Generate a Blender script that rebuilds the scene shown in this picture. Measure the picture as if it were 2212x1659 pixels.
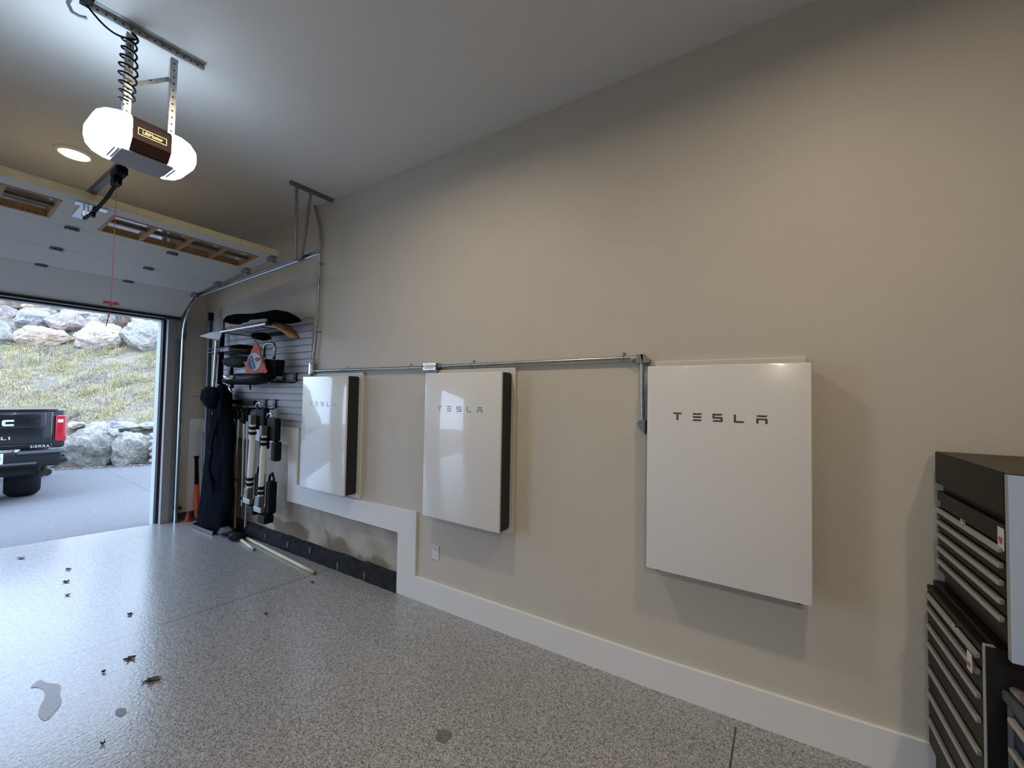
import bpy, bmesh, math, random
from mathutils import Vector, Matrix, noise

for o in list(bpy.data.objects):
    bpy.data.objects.remove(o, do_unlink=True)
SC = bpy.context.scene
COL = SC.collection

# ------------------------------------------------------------------ camera
FPX = 864.9273
PITCH, ROLL, YAW = 0.0309, 0.0170, 0.5686
CAM = Vector((0.583, -2.534, 1.7159))
_f = Vector((-math.sin(YAW) * math.cos(PITCH), math.cos(YAW) * math.cos(PITCH), math.sin(PITCH)))
_r = Vector((math.cos(YAW), math.sin(YAW), 0.0))
_u = _r.cross(_f)
RGT = _r * math.cos(ROLL) + _u * math.sin(ROLL)
UPV = -_r * math.sin(ROLL) + _u * math.cos(ROLL)
FWD = _f
cd = bpy.data.cameras.new('camera')
cd.sensor_fit = 'HORIZONTAL'
cd.sensor_width = 36.0
cd.lens = FPX / 2212.0 * 36.0
cd.clip_start = 0.05
cd.clip_end = 300
cam = bpy.data.objects.new('camera', cd)
COL.objects.link(cam)
cam.matrix_world = Matrix(((RGT.x, UPV.x, -FWD.x, CAM.x), (RGT.y, UPV.y, -FWD.y, CAM.y),
                           (RGT.z, UPV.z, -FWD.z, CAM.z), (0, 0, 0, 1)))
SC.camera = cam

# ------------------------------------------------------------------ view, world, lights
SC.view_settings.view_transform = 'Standard'
SC.view_settings.look = 'None'
SC.view_settings.exposure = 0.40
SC.view_settings.gamma = 1.0
SC.view_settings.use_curve_mapping = False

W = bpy.data.worlds.new('overcast_sky')
SC.world = W
W.use_nodes = True
nt = W.node_tree
bg = nt.nodes['Background']
geo = nt.nodes.new('ShaderNodeTexCoord')
sep = nt.nodes.new('ShaderNodeSeparateXYZ')
rmp = nt.nodes.new('ShaderNodeValToRGB')
nt.links.new(geo.outputs['Generated'], sep.inputs[0])
nt.links.new(sep.outputs['Z'], rmp.inputs[0])
rmp.color_ramp.elements[0].position = 0.0
rmp.color_ramp.elements[0].color = (0.60, 0.79, 1.09, 1)
rmp.color_ramp.elements[1].position = 0.7
rmp.color_ramp.elements[1].color = (0.66, 0.86, 1.20, 1)
nt.links.new(rmp.outputs[0], bg.inputs['Color'])
bg.inputs['Strength'].default_value = 3.7

CEIL = 3.803
LAMP_COL = (1.0, 0.84, 0.62)
LAMPS = [(-4.58, -1.705), (-1.40, -1.52), (0.95, -1.52), (-1.40, -5.3), (1.75, -5.3)]  # last two are unseen, added to light the right wall from the front
LAMP_W = [2.5, 15, 14, 5, 55]
for i, (lx, ly) in enumerate(LAMPS):
    ld = bpy.data.lights.new('recessed_lamp_light', 'AREA')
    ld.shape = 'DISK'
    ld.size = 0.17
    ld.energy = LAMP_W[i]
    ld.color = LAMP_COL
    ld.spread = math.radians(165)
    lo = bpy.data.objects.new('recessed_lamp_light', ld)
    COL.objects.link(lo)
    lo.location = (lx, ly, CEIL - 0.032)


# ------------------------------------------------------------------ projection helpers (pixel of the photo -> point on a real plane)
def ray(px, py):
    return RGT * ((px - 1106) / FPX) + UPV * ((829.5 - py) / FPX) + FWD


def at(px, py, x=None, y=None, z=None):
    d = ray(px, py)
    if x is not None:
        t = (x - CAM.x) / d.x
    elif y is not None:
        t = (y - CAM.y) / d.y
    else:
        t = (z - CAM.z) / d.z
    return CAM + d * t


FLZ = [(-9.0, -0.15), (-5.15, -0.096), (-2.18, -0.052), (-0.03, -0.010), (1.2, 0.040), (5.0, 0.05)]


def fz(x):
    for (a, za), (b, zb) in zip(FLZ, FLZ[1:]):
        if x <= b:
            return za + (zb - za) * (x - a) / (b - a)
    return FLZ[-1][1]


def fl(px, py):
    z = -0.05
    for _ in range(12):
        p = at(px, py, z=z)
        z = fz(p.x)
    return Vector((p.x, p.y, z))


# ------------------------------------------------------------------ materials
MATS = {}


def mat(name, col, rough=0.5, metal=0.0, var=0.0, scale=8.0, bump=0.0, bscale=60.0, col2=None, spec=0.5, emis=None, estr=0.0,
        coat=0.0, detail=4.0, stretch=None, crough=0.05):
    if name in MATS:
        return MATS[name]
    m = bpy.data.materials.new(name)
    m.use_nodes = True
    n = m.node_tree.nodes
    l = m.node_tree.links
    b = n['Principled BSDF']
    b.inputs['Base Color'].default_value = (*col, 1)
    b.inputs['Roughness'].default_value = rough
    b.inputs['Metallic'].default_value = metal
    b.inputs['Specular IOR Level'].default_value = spec
    if coat:
        b.inputs['Coat Weight'].default_value = coat
        b.inputs['Coat Roughness'].default_value = crough
    if emis:
        b.inputs['Emission Color'].default_value = (*emis, 1)
        b.inputs['Emission Strength'].default_value = estr
    tc = n.new('ShaderNodeTexCoord')
    src = tc.outputs['Object']
    if stretch:
        mp = n.new('ShaderNodeMapping')
        mp.inputs['Scale'].default_value = stretch
        l.new(src, mp.inputs['Vector'])
        src = mp.outputs['Vector']
    if var > 0 or col2:
        t = n.new('ShaderNodeTexNoise')
        t.inputs['Scale'].default_value = scale
        t.inputs['Detail'].default_value = detail
        l.new(src, t.inputs['Vector'])
        r = n.new('ShaderNodeValToRGB')
        c2 = col2 or tuple(max(0, c * (1 - var)) for c in col)
        c1 = col if col2 else tuple(min(1, c * (1 + var)) for c in col)
        r.color_ramp.elements[0].position = 0.36
        r.color_ramp.elements[0].color = (*c2, 1)
        r.color_ramp.elements[1].position = 0.64
        r.color_ramp.elements[1].color = (*c1, 1)
        l.new(t.outputs['Fac'], r.inputs['Fac'])
        l.new(r.outputs[0], b.inputs['Base Color'])
    if bump > 0:
        t2 = n.new('ShaderNodeTexNoise')
        t2.inputs['Scale'].default_value = bscale
        t2.inputs['Detail'].default_value = 3
        l.new(src, t2.inputs['Vector'])
        bp = n.new('ShaderNodeBump')
        bp.inputs['Strength'].default_value = bump
        bp.inputs['Distance'].default_value = 0.01
        l.new(t2.outputs['Fac'], bp.inputs['Height'])
        l.new(bp.outputs[0], b.inputs['Normal'])
    MATS[name] = m
    return m


WALLP = mat('greige_wall_paint', (0.60, 0.56, 0.49), 0.55, var=0.015, scale=3, bump=0.12, bscale=140)
CEILP = mat('ceiling_paint', (0.72, 0.715, 0.70), 0.8, bump=0.1, bscale=90)
TRIMP = mat('white_trim_paint', (0.80, 0.80, 0.80), 0.4, bump=0.02, bscale=60)
GALV = mat('galvanised_steel', (0.50, 0.52, 0.53), 0.36, 0.9, var=0.15, scale=30)
GALVD = mat('dull_steel', (0.32, 0.34, 0.35), 0.5, 0.8, var=0.15, scale=30)
EMT = mat('conduit_steel', (0.42, 0.43, 0.43), 0.32, 0.9, var=0.1, scale=20)
BLACK = mat('black_plastic', (0.006, 0.007, 0.009), 0.55, spec=0.12)
BLACKM = mat('matt_black', (0.006, 0.007, 0.009), 0.9, spec=0.06, bump=0.2, bscale=70)
GLOSSW = mat('gloss_white_cover', (0.79, 0.79, 0.79), 0.22, coat=1.0, crough=0.03, spec=0.5)
SIDEBLK = mat('dark_cabinet_side', (0.012, 0.016, 0.022), 0.5)
PLATEM = mat('pale_mounting_plate', (0.72, 0.70, 0.65), 0.5)
LOGOG = mat('grey_lettering', (0.20, 0.20, 0.21), 0.28, 0.85)
DOORW = mat('door_panel_paint', (0.62, 0.60, 0.55), 0.55, bump=0.05, bscale=50)
WOOD = mat('stained_wood', (0.46, 0.26, 0.10), 0.5, col2=(0.32, 0.16, 0.055), scale=6, stretch=(2, 18, 2))
CREAM = mat('cream_edge_wood', (0.66, 0.55, 0.33), 0.6, var=0.08, scale=12)
GREYSLAT = mat('grey_slatwall', (0.36, 0.355, 0.375), 0.45, var=0.03, scale=10)
DARKGROOVE = mat('slat_groove', (0.05, 0.05, 0.055), 0.8)
CONC = mat('raw_concrete', (0.47, 0.43, 0.365), 0.9, col2=(0.36, 0.325, 0.27), scale=5, bump=0.5, bscale=35, detail=8)
REDP = mat('red_plastic', (0.42, 0.03, 0.03), 0.5)
CHROME = mat('chrome', (0.85, 0.86, 0.88), 0.12, 1.0)
BADGE = mat('bright_badge_silver', (0.80, 0.81, 0.83), 0.35, 0.35)
RUBBER = mat('tyre_rubber', (0.010, 0.011, 0.013), 0.8, spec=0.2, bump=0.3, bscale=40)


# ------------------------------------------------------------------ mesh builder
class MB:
    def __init__(s, o=(0, 0, 0), M=None):
        s.bm = bmesh.new()
        s.o = Vector(o)
        s.M = M

    def _fix(s, vs):
        if s.M:
            for v in vs:
                v.co = s.M @ v.co

    def box(s, x0, x1, y0, y1, z0, z1, bev=0.0, seg=2):
        P = [(x, y, z) for z in (z0, z1) for (x, y) in ((x0, y0), (x1, y0), (x1, y1), (x0, y1))]
        return s.hexa(P, bev, seg)

    def hexa(s, P, bev=0.0, seg=2):
        vs = [s.bm.verts.new(Vector(p)) for p in P]
        fs = [s.bm.faces.new([vs[i] for i in q]) for q in
              ((3, 2, 1, 0), (4, 5, 6, 7), (0, 1, 5, 4), (1, 2, 6, 5), (2, 3, 7, 6), (3, 0, 4, 7))]
        s._fix(vs)
        bmesh.ops.recalc_face_normals(s.bm, faces=fs)
        if bev:
            es = list({e for f in fs for e in f.edges})
            bmesh.ops.bevel(s.bm, geom=es, offset=bev, segments=seg, affect='EDGES', profile=0.5)
        return s

    def cyl(s, p0, p1, r0, r1=None, n=14, cap=True):
        r1 = r0 if r1 is None else r1
        p0, p1 = Vector(p0), Vector(p1)
        d = (p1 - p0).normalized()
        a = d.orthogonal().normalized()
        b = d.cross(a)
        A, B = [], []
        for i in range(n):
            t = 2 * math.pi * i / n
            k = a * math.cos(t) + b * math.sin(t)
            A.append(s.bm.verts.new(p0 + k * r0))
            B.append(s.bm.verts.new(p1 + k * r1))
        s._fix(A + B)
        fs = [s.bm.faces.new((A[i], A[(i + 1) % n], B[(i + 1) % n], B[i])) for i in range(n)]
        if cap:
            fs += [s.bm.faces.new(A[::-1]), s.bm.faces.new(B)]
        bmesh.ops.recalc_face_normals(s.bm, faces=fs)
        return s

    def tube(s, pts, r, n=8, cap=True):
        pts = [Vector(p) for p in pts]
        rs = r if isinstance(r, (list, tuple)) else [r] * len(pts)
        rings = []
        prev = None
        for i, p in enumerate(pts):
            d = (pts[min(i + 1, len(pts) - 1)] - pts[max(i - 1, 0)]).normalized()
            a = d.orthogonal().normalized() if prev is None else (prev - d * prev.dot(d)).normalized()
            prev = a
            b = d.cross(a)
            rings.append([s.bm.verts.new(p + (a * math.cos(2 * math.pi * k / n) + b * math.sin(2 * math.pi * k / n)) * rs[i])
                          for k in range(n)])
        fs = []
        for A, B in zip(rings, rings[1:]):
            fs += [s.bm.faces.new((A[i], A[(i + 1) % n], B[(i + 1) % n], B[i])) for i in range(n)]
        if cap:
            fs += [s.bm.faces.new(rings[0][::-1]), s.bm.faces.new(rings[-1])]
        for R_ in rings:
            s._fix(R_)
        bmesh.ops.recalc_face_normals(s.bm, faces=fs)
        return s

    def prism(s, poly, vec, bev=0.0):
        vec = Vector(vec)
        A = [s.bm.verts.new(Vector(p)) for p in poly]
        B = [s.bm.verts.new(Vector(p) + vec) for p in poly]
        s._fix(A + B)
        n = len(A)
        fs = [s.bm.faces.new(A[::-1]), s.bm.faces.new(B)]
        fs += [s.bm.faces.new((A[i], A[(i + 1) % n], B[(i + 1) % n], B[i])) for i in range(n)]
        bmesh.ops.recalc_face_normals(s.bm, faces=fs)
        if bev:
            es = list({e for f in fs for e in f.edges})
            bmesh.ops.bevel(s.bm, geom=es, offset=bev, segments=2, affect='EDGES', profile=0.5)
        return s

    def lathe(s, c, prof, n=24, axis='z'):
        c = Vector(c)
        rings = []
        for (r, h) in prof:
            ring = []
            for k in range(n):
                t = 2 * math.pi * k / n
                a, b = r * math.cos(t), r * math.sin(t)
                v = {'z': (a, b, h), 'y': (a, h, b), 'x': (h, a, b)}[axis]
                ring.append(s.bm.verts.new(c + Vector(v)))
            rings.append(ring)
            s._fix(ring)
        fs = []
        for A, B in zip(rings, rings[1:]):
            fs += [s.bm.faces.new((A[i], A[(i + 1) % n], B[(i + 1) % n], B[i])) for i in range(n)]
        fs += [s.bm.faces.new(rings[0][::-1]), s.bm.faces.new(rings[-1])]
        bmesh.ops.recalc_face_normals(s.bm, faces=fs)
        return s

    def grid(s, rows, thick=None):
        """rows of points -> sheet; thick: vector to solidify"""
        R_ = [[s.bm.verts.new(Vector(p)) for p in row] for row in rows]
        for row in R_:
            s._fix(row)
        fs = []
        for A, B in zip(R_, R_[1:]):
            for i in range(len(A) - 1):
                fs.append(s.bm.faces.new((A[i], A[i + 1], B[i + 1], B[i])))
        bmesh.ops.recalc_face_normals(s.bm, faces=fs)
        if thick:
            g = bmesh.ops.extrude_face_region(s.bm, geom=fs)
            nv = [e for e in g['geom'] if isinstance(e, bmesh.types.BMVert)]
            bmesh.ops.translate(s.bm, verts=nv, vec=Vector(thick))
            bmesh.ops.recalc_face_normals(s.bm, faces=s.bm.faces[:])
        return s

    def rock(s, c, ax, seed, sub=3, cuts=13, rough=0.05):
        """angular boulder; c centre, ax three half-axis vectors"""
        rnd = random.Random(seed)
        g = bmesh.ops.create_icosphere(s.bm, subdivisions=sub, radius=1.0)
        vs = g['verts']
        pls = []
        for _ in range(cuts):
            d = Vector((rnd.gauss(0, 1), rnd.gauss(0, 1), rnd.gauss(0, 1))).normalized()
            pls.append((d, rnd.uniform(0.60, 0.90)))
        off = Vector((rnd.uniform(0, 50), rnd.uniform(0, 50), rnd.uniform(0, 50)))
        for v in vs:
            d = v.co.normalized()
            r = 1.0
            for (q, k) in pls:
                t = d.dot(q)
                if t > 0.05:
                    r = min(r, k / t)
            r *= 1 + rough * (1.3 * noise.noise(d * 2.0 + off) + 0.9 * (0.35 - abs(noise.noise(d * 3.6 + off))) + 0.45 * (0.3 - abs(noise.noise(d * 8 + off)))
                              + 0.22 * noise.noise(d * 17 + off) + 0.14 * noise.noise(d * 34 + off))
            v.co = d * r
        mx = [max(abs(v.co[i]) for v in vs) for i in range(3)]
        c = Vector(c)
        for v in vs:
            p = v.co
            v.co = c + ax[0] * (p.x / mx[0]) + ax[1] * (p.y / mx[1]) + ax[2] * (p.z / mx[2])
        return s

    def build(s, name, m, parent=None, smooth=False, auto=None):
        for v in s.bm.verts:
            v.co = v.co - s.o
        me = bpy.data.meshes.new(name)
        s.bm.to_mesh(me)
        s.bm.free()
        me.materials.append(m)
        if smooth:
            for p in me.polygons:
                p.use_smooth = True
        o = bpy.data.objects.new(name, me)
        COL.objects.link(o)
        if parent is not None:
            o.parent = parent
        else:
            o.location = s.o
        if auto:
            try:
                me.set_sharp_from_angle(angle=math.radians(auto))
            except Exception:
                pass
        return o


def tag(o, label, cat, group=None, kind=None):
    o['label'] = label
    o['category'] = cat
    if group:
        o['group'] = group
    if kind:
        o['kind'] = kind
    return o


def thing(name, loc, label, cat, group=None):
    o = bpy.data.objects.new(name, None)
    o.empty_display_size = 0.1
    COL.objects.link(o)
    o.location = loc
    return tag(o, label, cat, group)


def struct(name, mb, m, smooth=False):
    o = mb.build(name, m, smooth=smooth)
    o['kind'] = 'structure'
    return o


def copy_tree(o, parent=None):
    c = o.copy()
    COL.objects.link(c)
    if parent is not None:
        c.parent = parent
    for ch in [x for x in bpy.data.objects if x.parent == o]:
        copy_tree(ch, c)
    return c


def text_mesh(name, body, size, m, parent, M, depth=0.003, sx=1.0, space=1.0, align='CENTER'):
    """lettering as a thin solid mesh; M maps text plane (x right, y up) to parent-local space"""
    cu = bpy.data.curves.new('lettering', 'FONT')
    cu.body = body
    cu.size = size
    cu.extrude = depth
    cu.space_character = space
    cu.align_x = align
    cu.align_y = 'CENTER'
    to = bpy.data.objects.new('lettering_tmp', cu)
    COL.objects.link(to)
    bpy.context.view_layer.update()
    dg = bpy.context.evaluated_depsgraph_get()
    me = bpy.data.meshes.new_from_object(to.evaluated_get(dg))
    bpy.data.objects.remove(to, do_unlink=True)
    for v in me.vertices:
        v.co = M @ Vector((v.co.x * sx, v.co.y, v.co.z))
    me.materials.clear()
    me.materials.append(m)
    o = bpy.data.objects.new(name, me)
    COL.objects.link(o)
    o.parent = parent
    return o


def frame(o, ex, ey):
    """matrix with x axis ex, y axis ey, origin o"""
    ex, ey = Vector(ex).normalized(), Vector(ey).normalized()
    ez = ex.cross(ey)
    o = Vector(o)
    return Matrix(((ex.x, ey.x, ez.x, o.x), (ex.y, ey.y, ez.y, o.y), (ex.z, ey.z, ez.z, o.z), (0, 0, 0, 1)))

# ================================================================== STRUCTURE
DX = -6.45          # inner face of the door wall
YR = -0.40          # right edge of the door opening
YL = -3.06          # left edge of the door opening
HZ = 2.735           # underside of the header
XB, YB = 4.2, -8.2  # back wall, left wall


def floor_material():
    m = bpy.data.materials.new('flake_epoxy_floor')
    m.use_nodes = True
    n, l = m.node_tree.nodes, m.node_tree.links
    b = n['Principled BSDF']
    tc = n.new('ShaderNodeTexCoord')
    vo = n.new('ShaderNodeTexVoronoi')
    vo.inputs['Scale'].default_value = 190
    l.new(tc.outputs['Object'], vo.inputs['Vector'])
    r = n.new('ShaderNodeValToRGB')
    r.color_ramp.interpolation = 'CONSTANT'
    els = r.color_ramp.elements
    els[0].position = 0.0
    els[0].color = (0.12, 0.121, 0.12, 1)
    els[1].position = 0.22
    els[1].color = (0.29, 0.29, 0.285, 1)
    for p, c in ((0.60, (0.385, 0.385, 0.375)), (0.86, (0.52, 0.515, 0.50))):
        e = els.new(p)
        e.color = (*c, 1)
    sepc = n.new('ShaderNodeSeparateColor')
    l.new(vo.outputs['Color'], sepc.inputs[0])
    l.new(sepc.outputs[0], r.inputs['Fac'])
    # saw-cut joints at two places
    sx = n.new('ShaderNodeSeparateXYZ')
    l.new(tc.outputs['Object'], sx.inputs[0])

    def mth(op, a, bb=None):
        k = n.new('ShaderNodeMath')
        k.operation = op
        for i, v in enumerate((a, bb)):
            if v is None:
                continue
            if isinstance(v, (int, float)):
                k.inputs[i].default_value = v
            else:
                l.new(v, k.inputs[i])
        return k.outputs[0]
    p0, p1 = fl(0, 1465), fl(640, 1253)
    q0, q1 = fl(1589, 1575), fl(1577, 1657)
    masks = []
    for (a, c) in ((p0, p1), (q0, q1)):
        sl = (c.x - a.x) / (c.y - a.y)
        e = mth('SUBTRACT', sx.outputs['X'], mth('ADD', mth('MULTIPLY', sx.outputs['Y'], sl), a.x - sl * a.y))
        masks.append(mth('LESS_THAN', mth('ABSOLUTE', e), 0.0042))
    # the back joint stops short of the wall board
    mk = mth('MAXIMUM', masks[0], mth('MULTIPLY', masks[1], mth('LESS_THAN', sx.outputs['Y'], -0.085)))
    mx = n.new('ShaderNodeMix')
    mx.data_type = 'RGBA'
    l.new(mk, mx.inputs[0])
    l.new(r.outputs[0], mx.inputs[6])
    mx.inputs[7].default_value = (0.03, 0.03, 0.03, 1)
    l.new(mx.outputs[2], b.inputs['Base Color'])
    b.inputs['Roughness'].default_value = 0.42
    b.inputs['Coat Weight'].default_value = 1.0
    b.inputs['Coat Roughness'].default_value = 0.17
    b.inputs['Coat IOR'].default_value = 1.42
    t2 = n.new('ShaderNodeTexNoise')
    t2.inputs['Scale'].default_value = 55
    t2.inputs['Detail'].default_value = 3
    l.new(tc.outputs['Object'], t2.inputs['Vector'])
    bp = n.new('ShaderNodeBump')
    bp.inputs['Strength'].default_value = 0.16
    bp.inputs['Distance'].default_value = 0.008
    l.new(t2.outputs['Fac'], bp.inputs['Height'])
    l.new(bp.outputs[0], b.inputs['Normal'])
    l.new(bp.outputs[0], b.inputs['Coat Normal'])
    return m


def fledge(y):  # slanted outer edge of the slab in front of the door
    yy = max(min(y, 0.0), -3.4)
    return -6.49 + (yy + 0.39) * 0.222


mb = MB()
ys = [0.035, -0.39, -1.0, -1.765, -2.6, -3.4, -5.0, YB]
xs = [-5.15, -2.18, -0.03, 1.2, XB]
rows = []
for y in ys:
    rows.append([(fledge(y), y, fz(fledge(y)))] + [(x, y, fz(x)) for x in xs])
mb.grid(rows, thick=(0, 0, -0.12))
struct('floor', mb, floor_material())

mb = MB()
mb.box(DX - 0.18, XB + 0.15, YB - 0.15, 0.15, CEIL, CEIL + 0.12)
struct('ceiling', mb, CEILP)

# right wall: drywall above a stepped line, raw concrete foundation below it
Z1, Z2 = 1.112, 0.492
X1, X2 = -4.05, -2.212
mb = MB()
mb.prism([(DX - 0.16, 0, CEIL), (DX - 0.16, 0, Z1), (X1, 0, Z1), (X1, 0, Z2), (X2, 0, Z2), (X2, 0, -0.3), (XB, 0, -0.3), (XB, 0, CEIL)],
         (0, 0.04, 0))
struct('wall_right', mb, WALLP)


def concrete_wall_mat():
    m = CONC.copy()
    m.name = 'foundation_concrete'
    n, l = m.node_tree.nodes, m.node_tree.links
    b = n['Principled BSDF']
    base = [k for k in l if k.to_socket == b.inputs['Base Color']][0].from_socket
    tc = n.new('ShaderNodeTexCoord')
    t = n.new('ShaderNodeTexNoise')
    t.inputs['Scale'].default_value = 2.6
    t.inputs['Detail'].default_value = 6
    mp = n.new('ShaderNodeMapping')
    mp.inputs['Scale'].default_value = (0.9, 1, 1.1)
    l.new(tc.outputs['Object'], mp.inputs['Vector'])
    l.new(mp.outputs['Vector'], t.inputs['Vector'])
    sx = n.new('ShaderNodeSeparateXYZ')
    l.new(tc.outputs['Object'], sx.inputs[0])
    mr = n.new('ShaderNodeMapRange')   # damp stains sit low on the wall
    mr.inputs['From Min'].default_value = 0.05
    mr.inputs['From Max'].default_value = 0.42
    mr.inputs['To Min'].default_value = 0.22
    mr.inputs['To Max'].default_value = -0.12
    l.new(sx.outputs['Z'], mr.inputs['Value'])
    ad = n.new('ShaderNodeMath')
    l.new(t.outputs['Fac'], ad.inputs[0])
    l.new(mr.outputs[0], ad.inputs[1])
    r = n.new('ShaderNodeValToRGB')
    r.color_ramp.elements[0].position = 0.60
    r.color_ramp.elements[0].color = (0, 0, 0, 1)
    r.color_ramp.elements[1].position = 0.68
    r.color_ramp.elements[1].color = (0.8, 0.8, 0.8, 1)
    l.new(ad.outputs[0], r.inputs['Fac'])
    mx = n.new('ShaderNodeMix')
    mx.data_type = 'RGBA'
    l.new(r.outputs[0], mx.inputs[0])
    l.new(base, mx.inputs[6])
    mx.inputs[7].default_value = (0.17, 0.125, 0.075, 1)
    l.new(mx.outputs[2], b.inputs['Base Color'])
    return m


mb = MB()
mb.box(DX - 0.16, X2 + 0.05, 0.04, 0.20, -0.35, Z1 + 0.05)
struct('wall_right_foundation', mb, concrete_wall_mat())

mb = MB()
mb.box(DX - 0.16, XB + 0.15, 0.20, 0.32, -0.35, CEIL)
struct('wall_right_sheathing', mb, WALLP)

# door wall with two openings
Y2R, Y2L = -4.1, -6.8
mb = MB()
T = 0.16
mb.box(DX - T, DX, YR, 0.0, -0.35, CEIL)
mb.box(DX - T, DX, Y2R, YL, -0.35, CEIL)
mb.box(DX - T, DX, YB, Y2L, -0.35, CEIL)
mb.box(DX - T, DX, YL, YR, HZ, CEIL)
mb.box(DX - T, DX, Y2L, Y2R, HZ, CEIL)
struct('wall_front', mb, WALLP)
mb = MB()
mb.box(DX - T, XB + 0.15, YB - 0.15, YB, -0.35, CEIL)
BACKP = mat('darkened_unseen_wall', (0.30, 0.28, 0.25), 0.6)  # unseen walls, colour darkened to cut light bounced into the door corner
struct('wall_left', mb, BACKP)
mb = MB()
mb.box(XB, XB + 0.15, YB, 0.04, -0.35, CEIL)
struct('wall_back', mb, BACKP)

# stepped white boards around the concrete
FR = -0.020
mb = MB()
mb.prism([(DX, FR, Z1), (X1, FR, Z1), (X1, FR, Z2 - 0.012), (X2, FR, Z2 - 0.012), (X2, FR, fz(X2)), (XB, FR, fz(XB)),
          (XB, FR, fz(XB) + 0.189), (1.2, FR, fz(1.2) + 0.189), (-0.03, FR, fz(-0.03) + 0.189), (-1.984, FR, fz(-1.984) + 0.200),
          (-1.984, FR, 0.700), (-2.83, FR, 0.684), (-3.862, FR, 0.690), (-3.862, FR, 1.317), (DX, FR, 1.317)], (0, 0.0205, 0), bev=0.003)
struct('baseboard_right', mb, TRIMP)

# black painted kerb along the foot of the concrete
rnd = random.Random(4)


def kerb_mat():
    m = mat('black_kerb_paint', (0.010, 0.011, 0.013), 0.75, spec=0.15, col2=(0.022, 0.023, 0.025), scale=14, bump=0.5, bscale=25)
    return m


mb = MB()
rows_f, rows_t, rows_b = [], [], []
N = 40
for i in range(N + 1):
    x = -5.9 + (X2 + 5.9) * i / N
    top = fz(x) + 0.150 + 0.012 * noise.noise(Vector((x * 6, 0, 0)))
    low = fz(x)
    rows_b.append((x, 0.0395, top + 0.012 * noise.noise(Vector((x * 11, 3, 0)))))
    rows_t.append((x, -0.012 + 0.008 * noise.noise(Vector((x * 9, 5, 0))), top - 0.035))
    rows_f.append((x, -0.028 + 0.01 * noise.noise(Vector((x * 8, 9, 0))), low - 0.01))
mb.grid([rows_b, rows_t, rows_f, [(p[0], 0.0395, p[2] - 0.01) for p in rows_f]])
struct('trim_3', mb, kerb_mat(), smooth=False)

# pale joint ticks in the kerb
mb = MB()
for px, y0, y1 in ((620, 1168, 1186), (668, 1176, 1203), (728, 1210, 1235), (786, 1232, 1256), (572, 1150, 1168)):
    p = at(px, (y0 + y1) / 2, y=-0.03)
    mb.box(p.x - 0.0028, p.x + 0.0028, -0.0315, -0.012, p.z - 0.032, p.z + 0.030)
o = struct('trim_4', mb, mat('kerb_joint_mortar', (0.32, 0.33, 0.33), 0.8))

# door frame
JG = mat('jamb_grey_paint', (0.40, 0.40, 0.41), 0.5)
EXT = mat('exterior_trim_paint', (0.55, 0.60, 0.58), 0.6)
SEAL = mat('rubber_weather_seal', (0.015, 0.014, 0.02), 0.7)
mb = MB()
zf = fz(DX)
mb.box(DX - 0.06, DX + 0.02, YR - 0.045, YR + 0.055, zf, HZ + 0.09, bev=0.003)
mb.box(DX - 0.06, DX + 0.02, YL - 0.10, YL + 0.02, zf, HZ + 0.09, bev=0.003)
mb.box(DX - 0.06, DX + 0.02, YL + 0.02, YR - 0.045, HZ - 0.015, HZ + 0.09, bev=0.003)
struct('trim_1', mb, JG)
mb = MB()
mb.box(DX - 0.12, DX - 0.062, YR - 0.075, YR, zf, HZ)
mb.box(DX - 0.12, DX - 0.062, YL, YL + 0.045, zf, HZ)
mb.box(DX - 0.12, DX - 0.062, YL + 0.045, YR - 0.075, HZ - 0.035, HZ)
struct('trim_2', mb, SEAL)
mb = MB()
mb.box(DX - 0.30, DX - 0.162, YR - 0.070, YR + 0.10, zf - 0.1, HZ + 0.1)
mb.box(DX - 0.30, DX - 0.162, YL - 0.13, YL + 0.04, zf - 0.1, HZ + 0.1)
mb.box(DX - 0.30, DX - 0.162, YL + 0.04, YR - 0.070, HZ - 0.03, HZ + 0.1)
struct('trim_5', mb, EXT)
# white board on the door wall beside the jamb
p = at(410, 905, x=DX + 0.015)
mb = MB()
mb.box(DX, DX + 0.015, p.y, -0.001, fz(DX) + 0.10, p.z, bev=0.002)
struct('baseboard_front', mb, TRIMP)
mb = MB()
mb.box(DX, DX + 0.012, YR + 0.055, -0.001, fz(DX) - 0.01, fz(DX) + 0.10)
struct('trim_6', mb, mat('dark_base_strip', (0.05, 0.05, 0.06), 0.7))

# ================================================================== RECESSED LAMPS
LENS = mat('lit_lamp_lens', (1, 1, 1), 0.4, emis=(1.0, 0.83, 0.58), estr=7.0)
lamp_labels = ['round recessed ceiling lamp glowing warm white above the raised garage door',
               'recessed ceiling lamp at the top edge, nearer the camera than the door opener',
               'recessed ceiling lamp in front of the nearest battery cabinet',
               'unseen recessed lamp added over the middle of the second garage bay as fill light',
               'unseen recessed lamp added at the back of the second garage bay as fill light']
for (lx, ly), lb in zip(LAMPS, lamp_labels):
    r = thing('recessed_ceiling_lamp', (lx, ly, CEIL), lb, 'ceiling lamp', 'recessed lamps in the garage ceiling')
    MB((lx, ly, CEIL)).lathe((lx, ly, CEIL), [(0.098, -0.001), (0.130, -0.001), (0.130, -0.008), (0.112, -0.020), (0.098, -0.020)], 40)\
        .build('trim_ring', mat('white_lamp_ring', (0.8, 0.78, 0.74), 0.4), r, smooth=True, auto=40)
    MB((lx, ly, CEIL)).lathe((lx, ly, CEIL), [(0.097, -0.002), (0.097, -0.020), (0.085, -0.028), (0.03, -0.0305)], 40)\
        .build('lens', LENS, r, smooth=True, auto=60)

# ================================================================== BATTERY CABINETS
PW, PH = 0.753, 1.150
YF, SD = -0.160, 0.137


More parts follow.
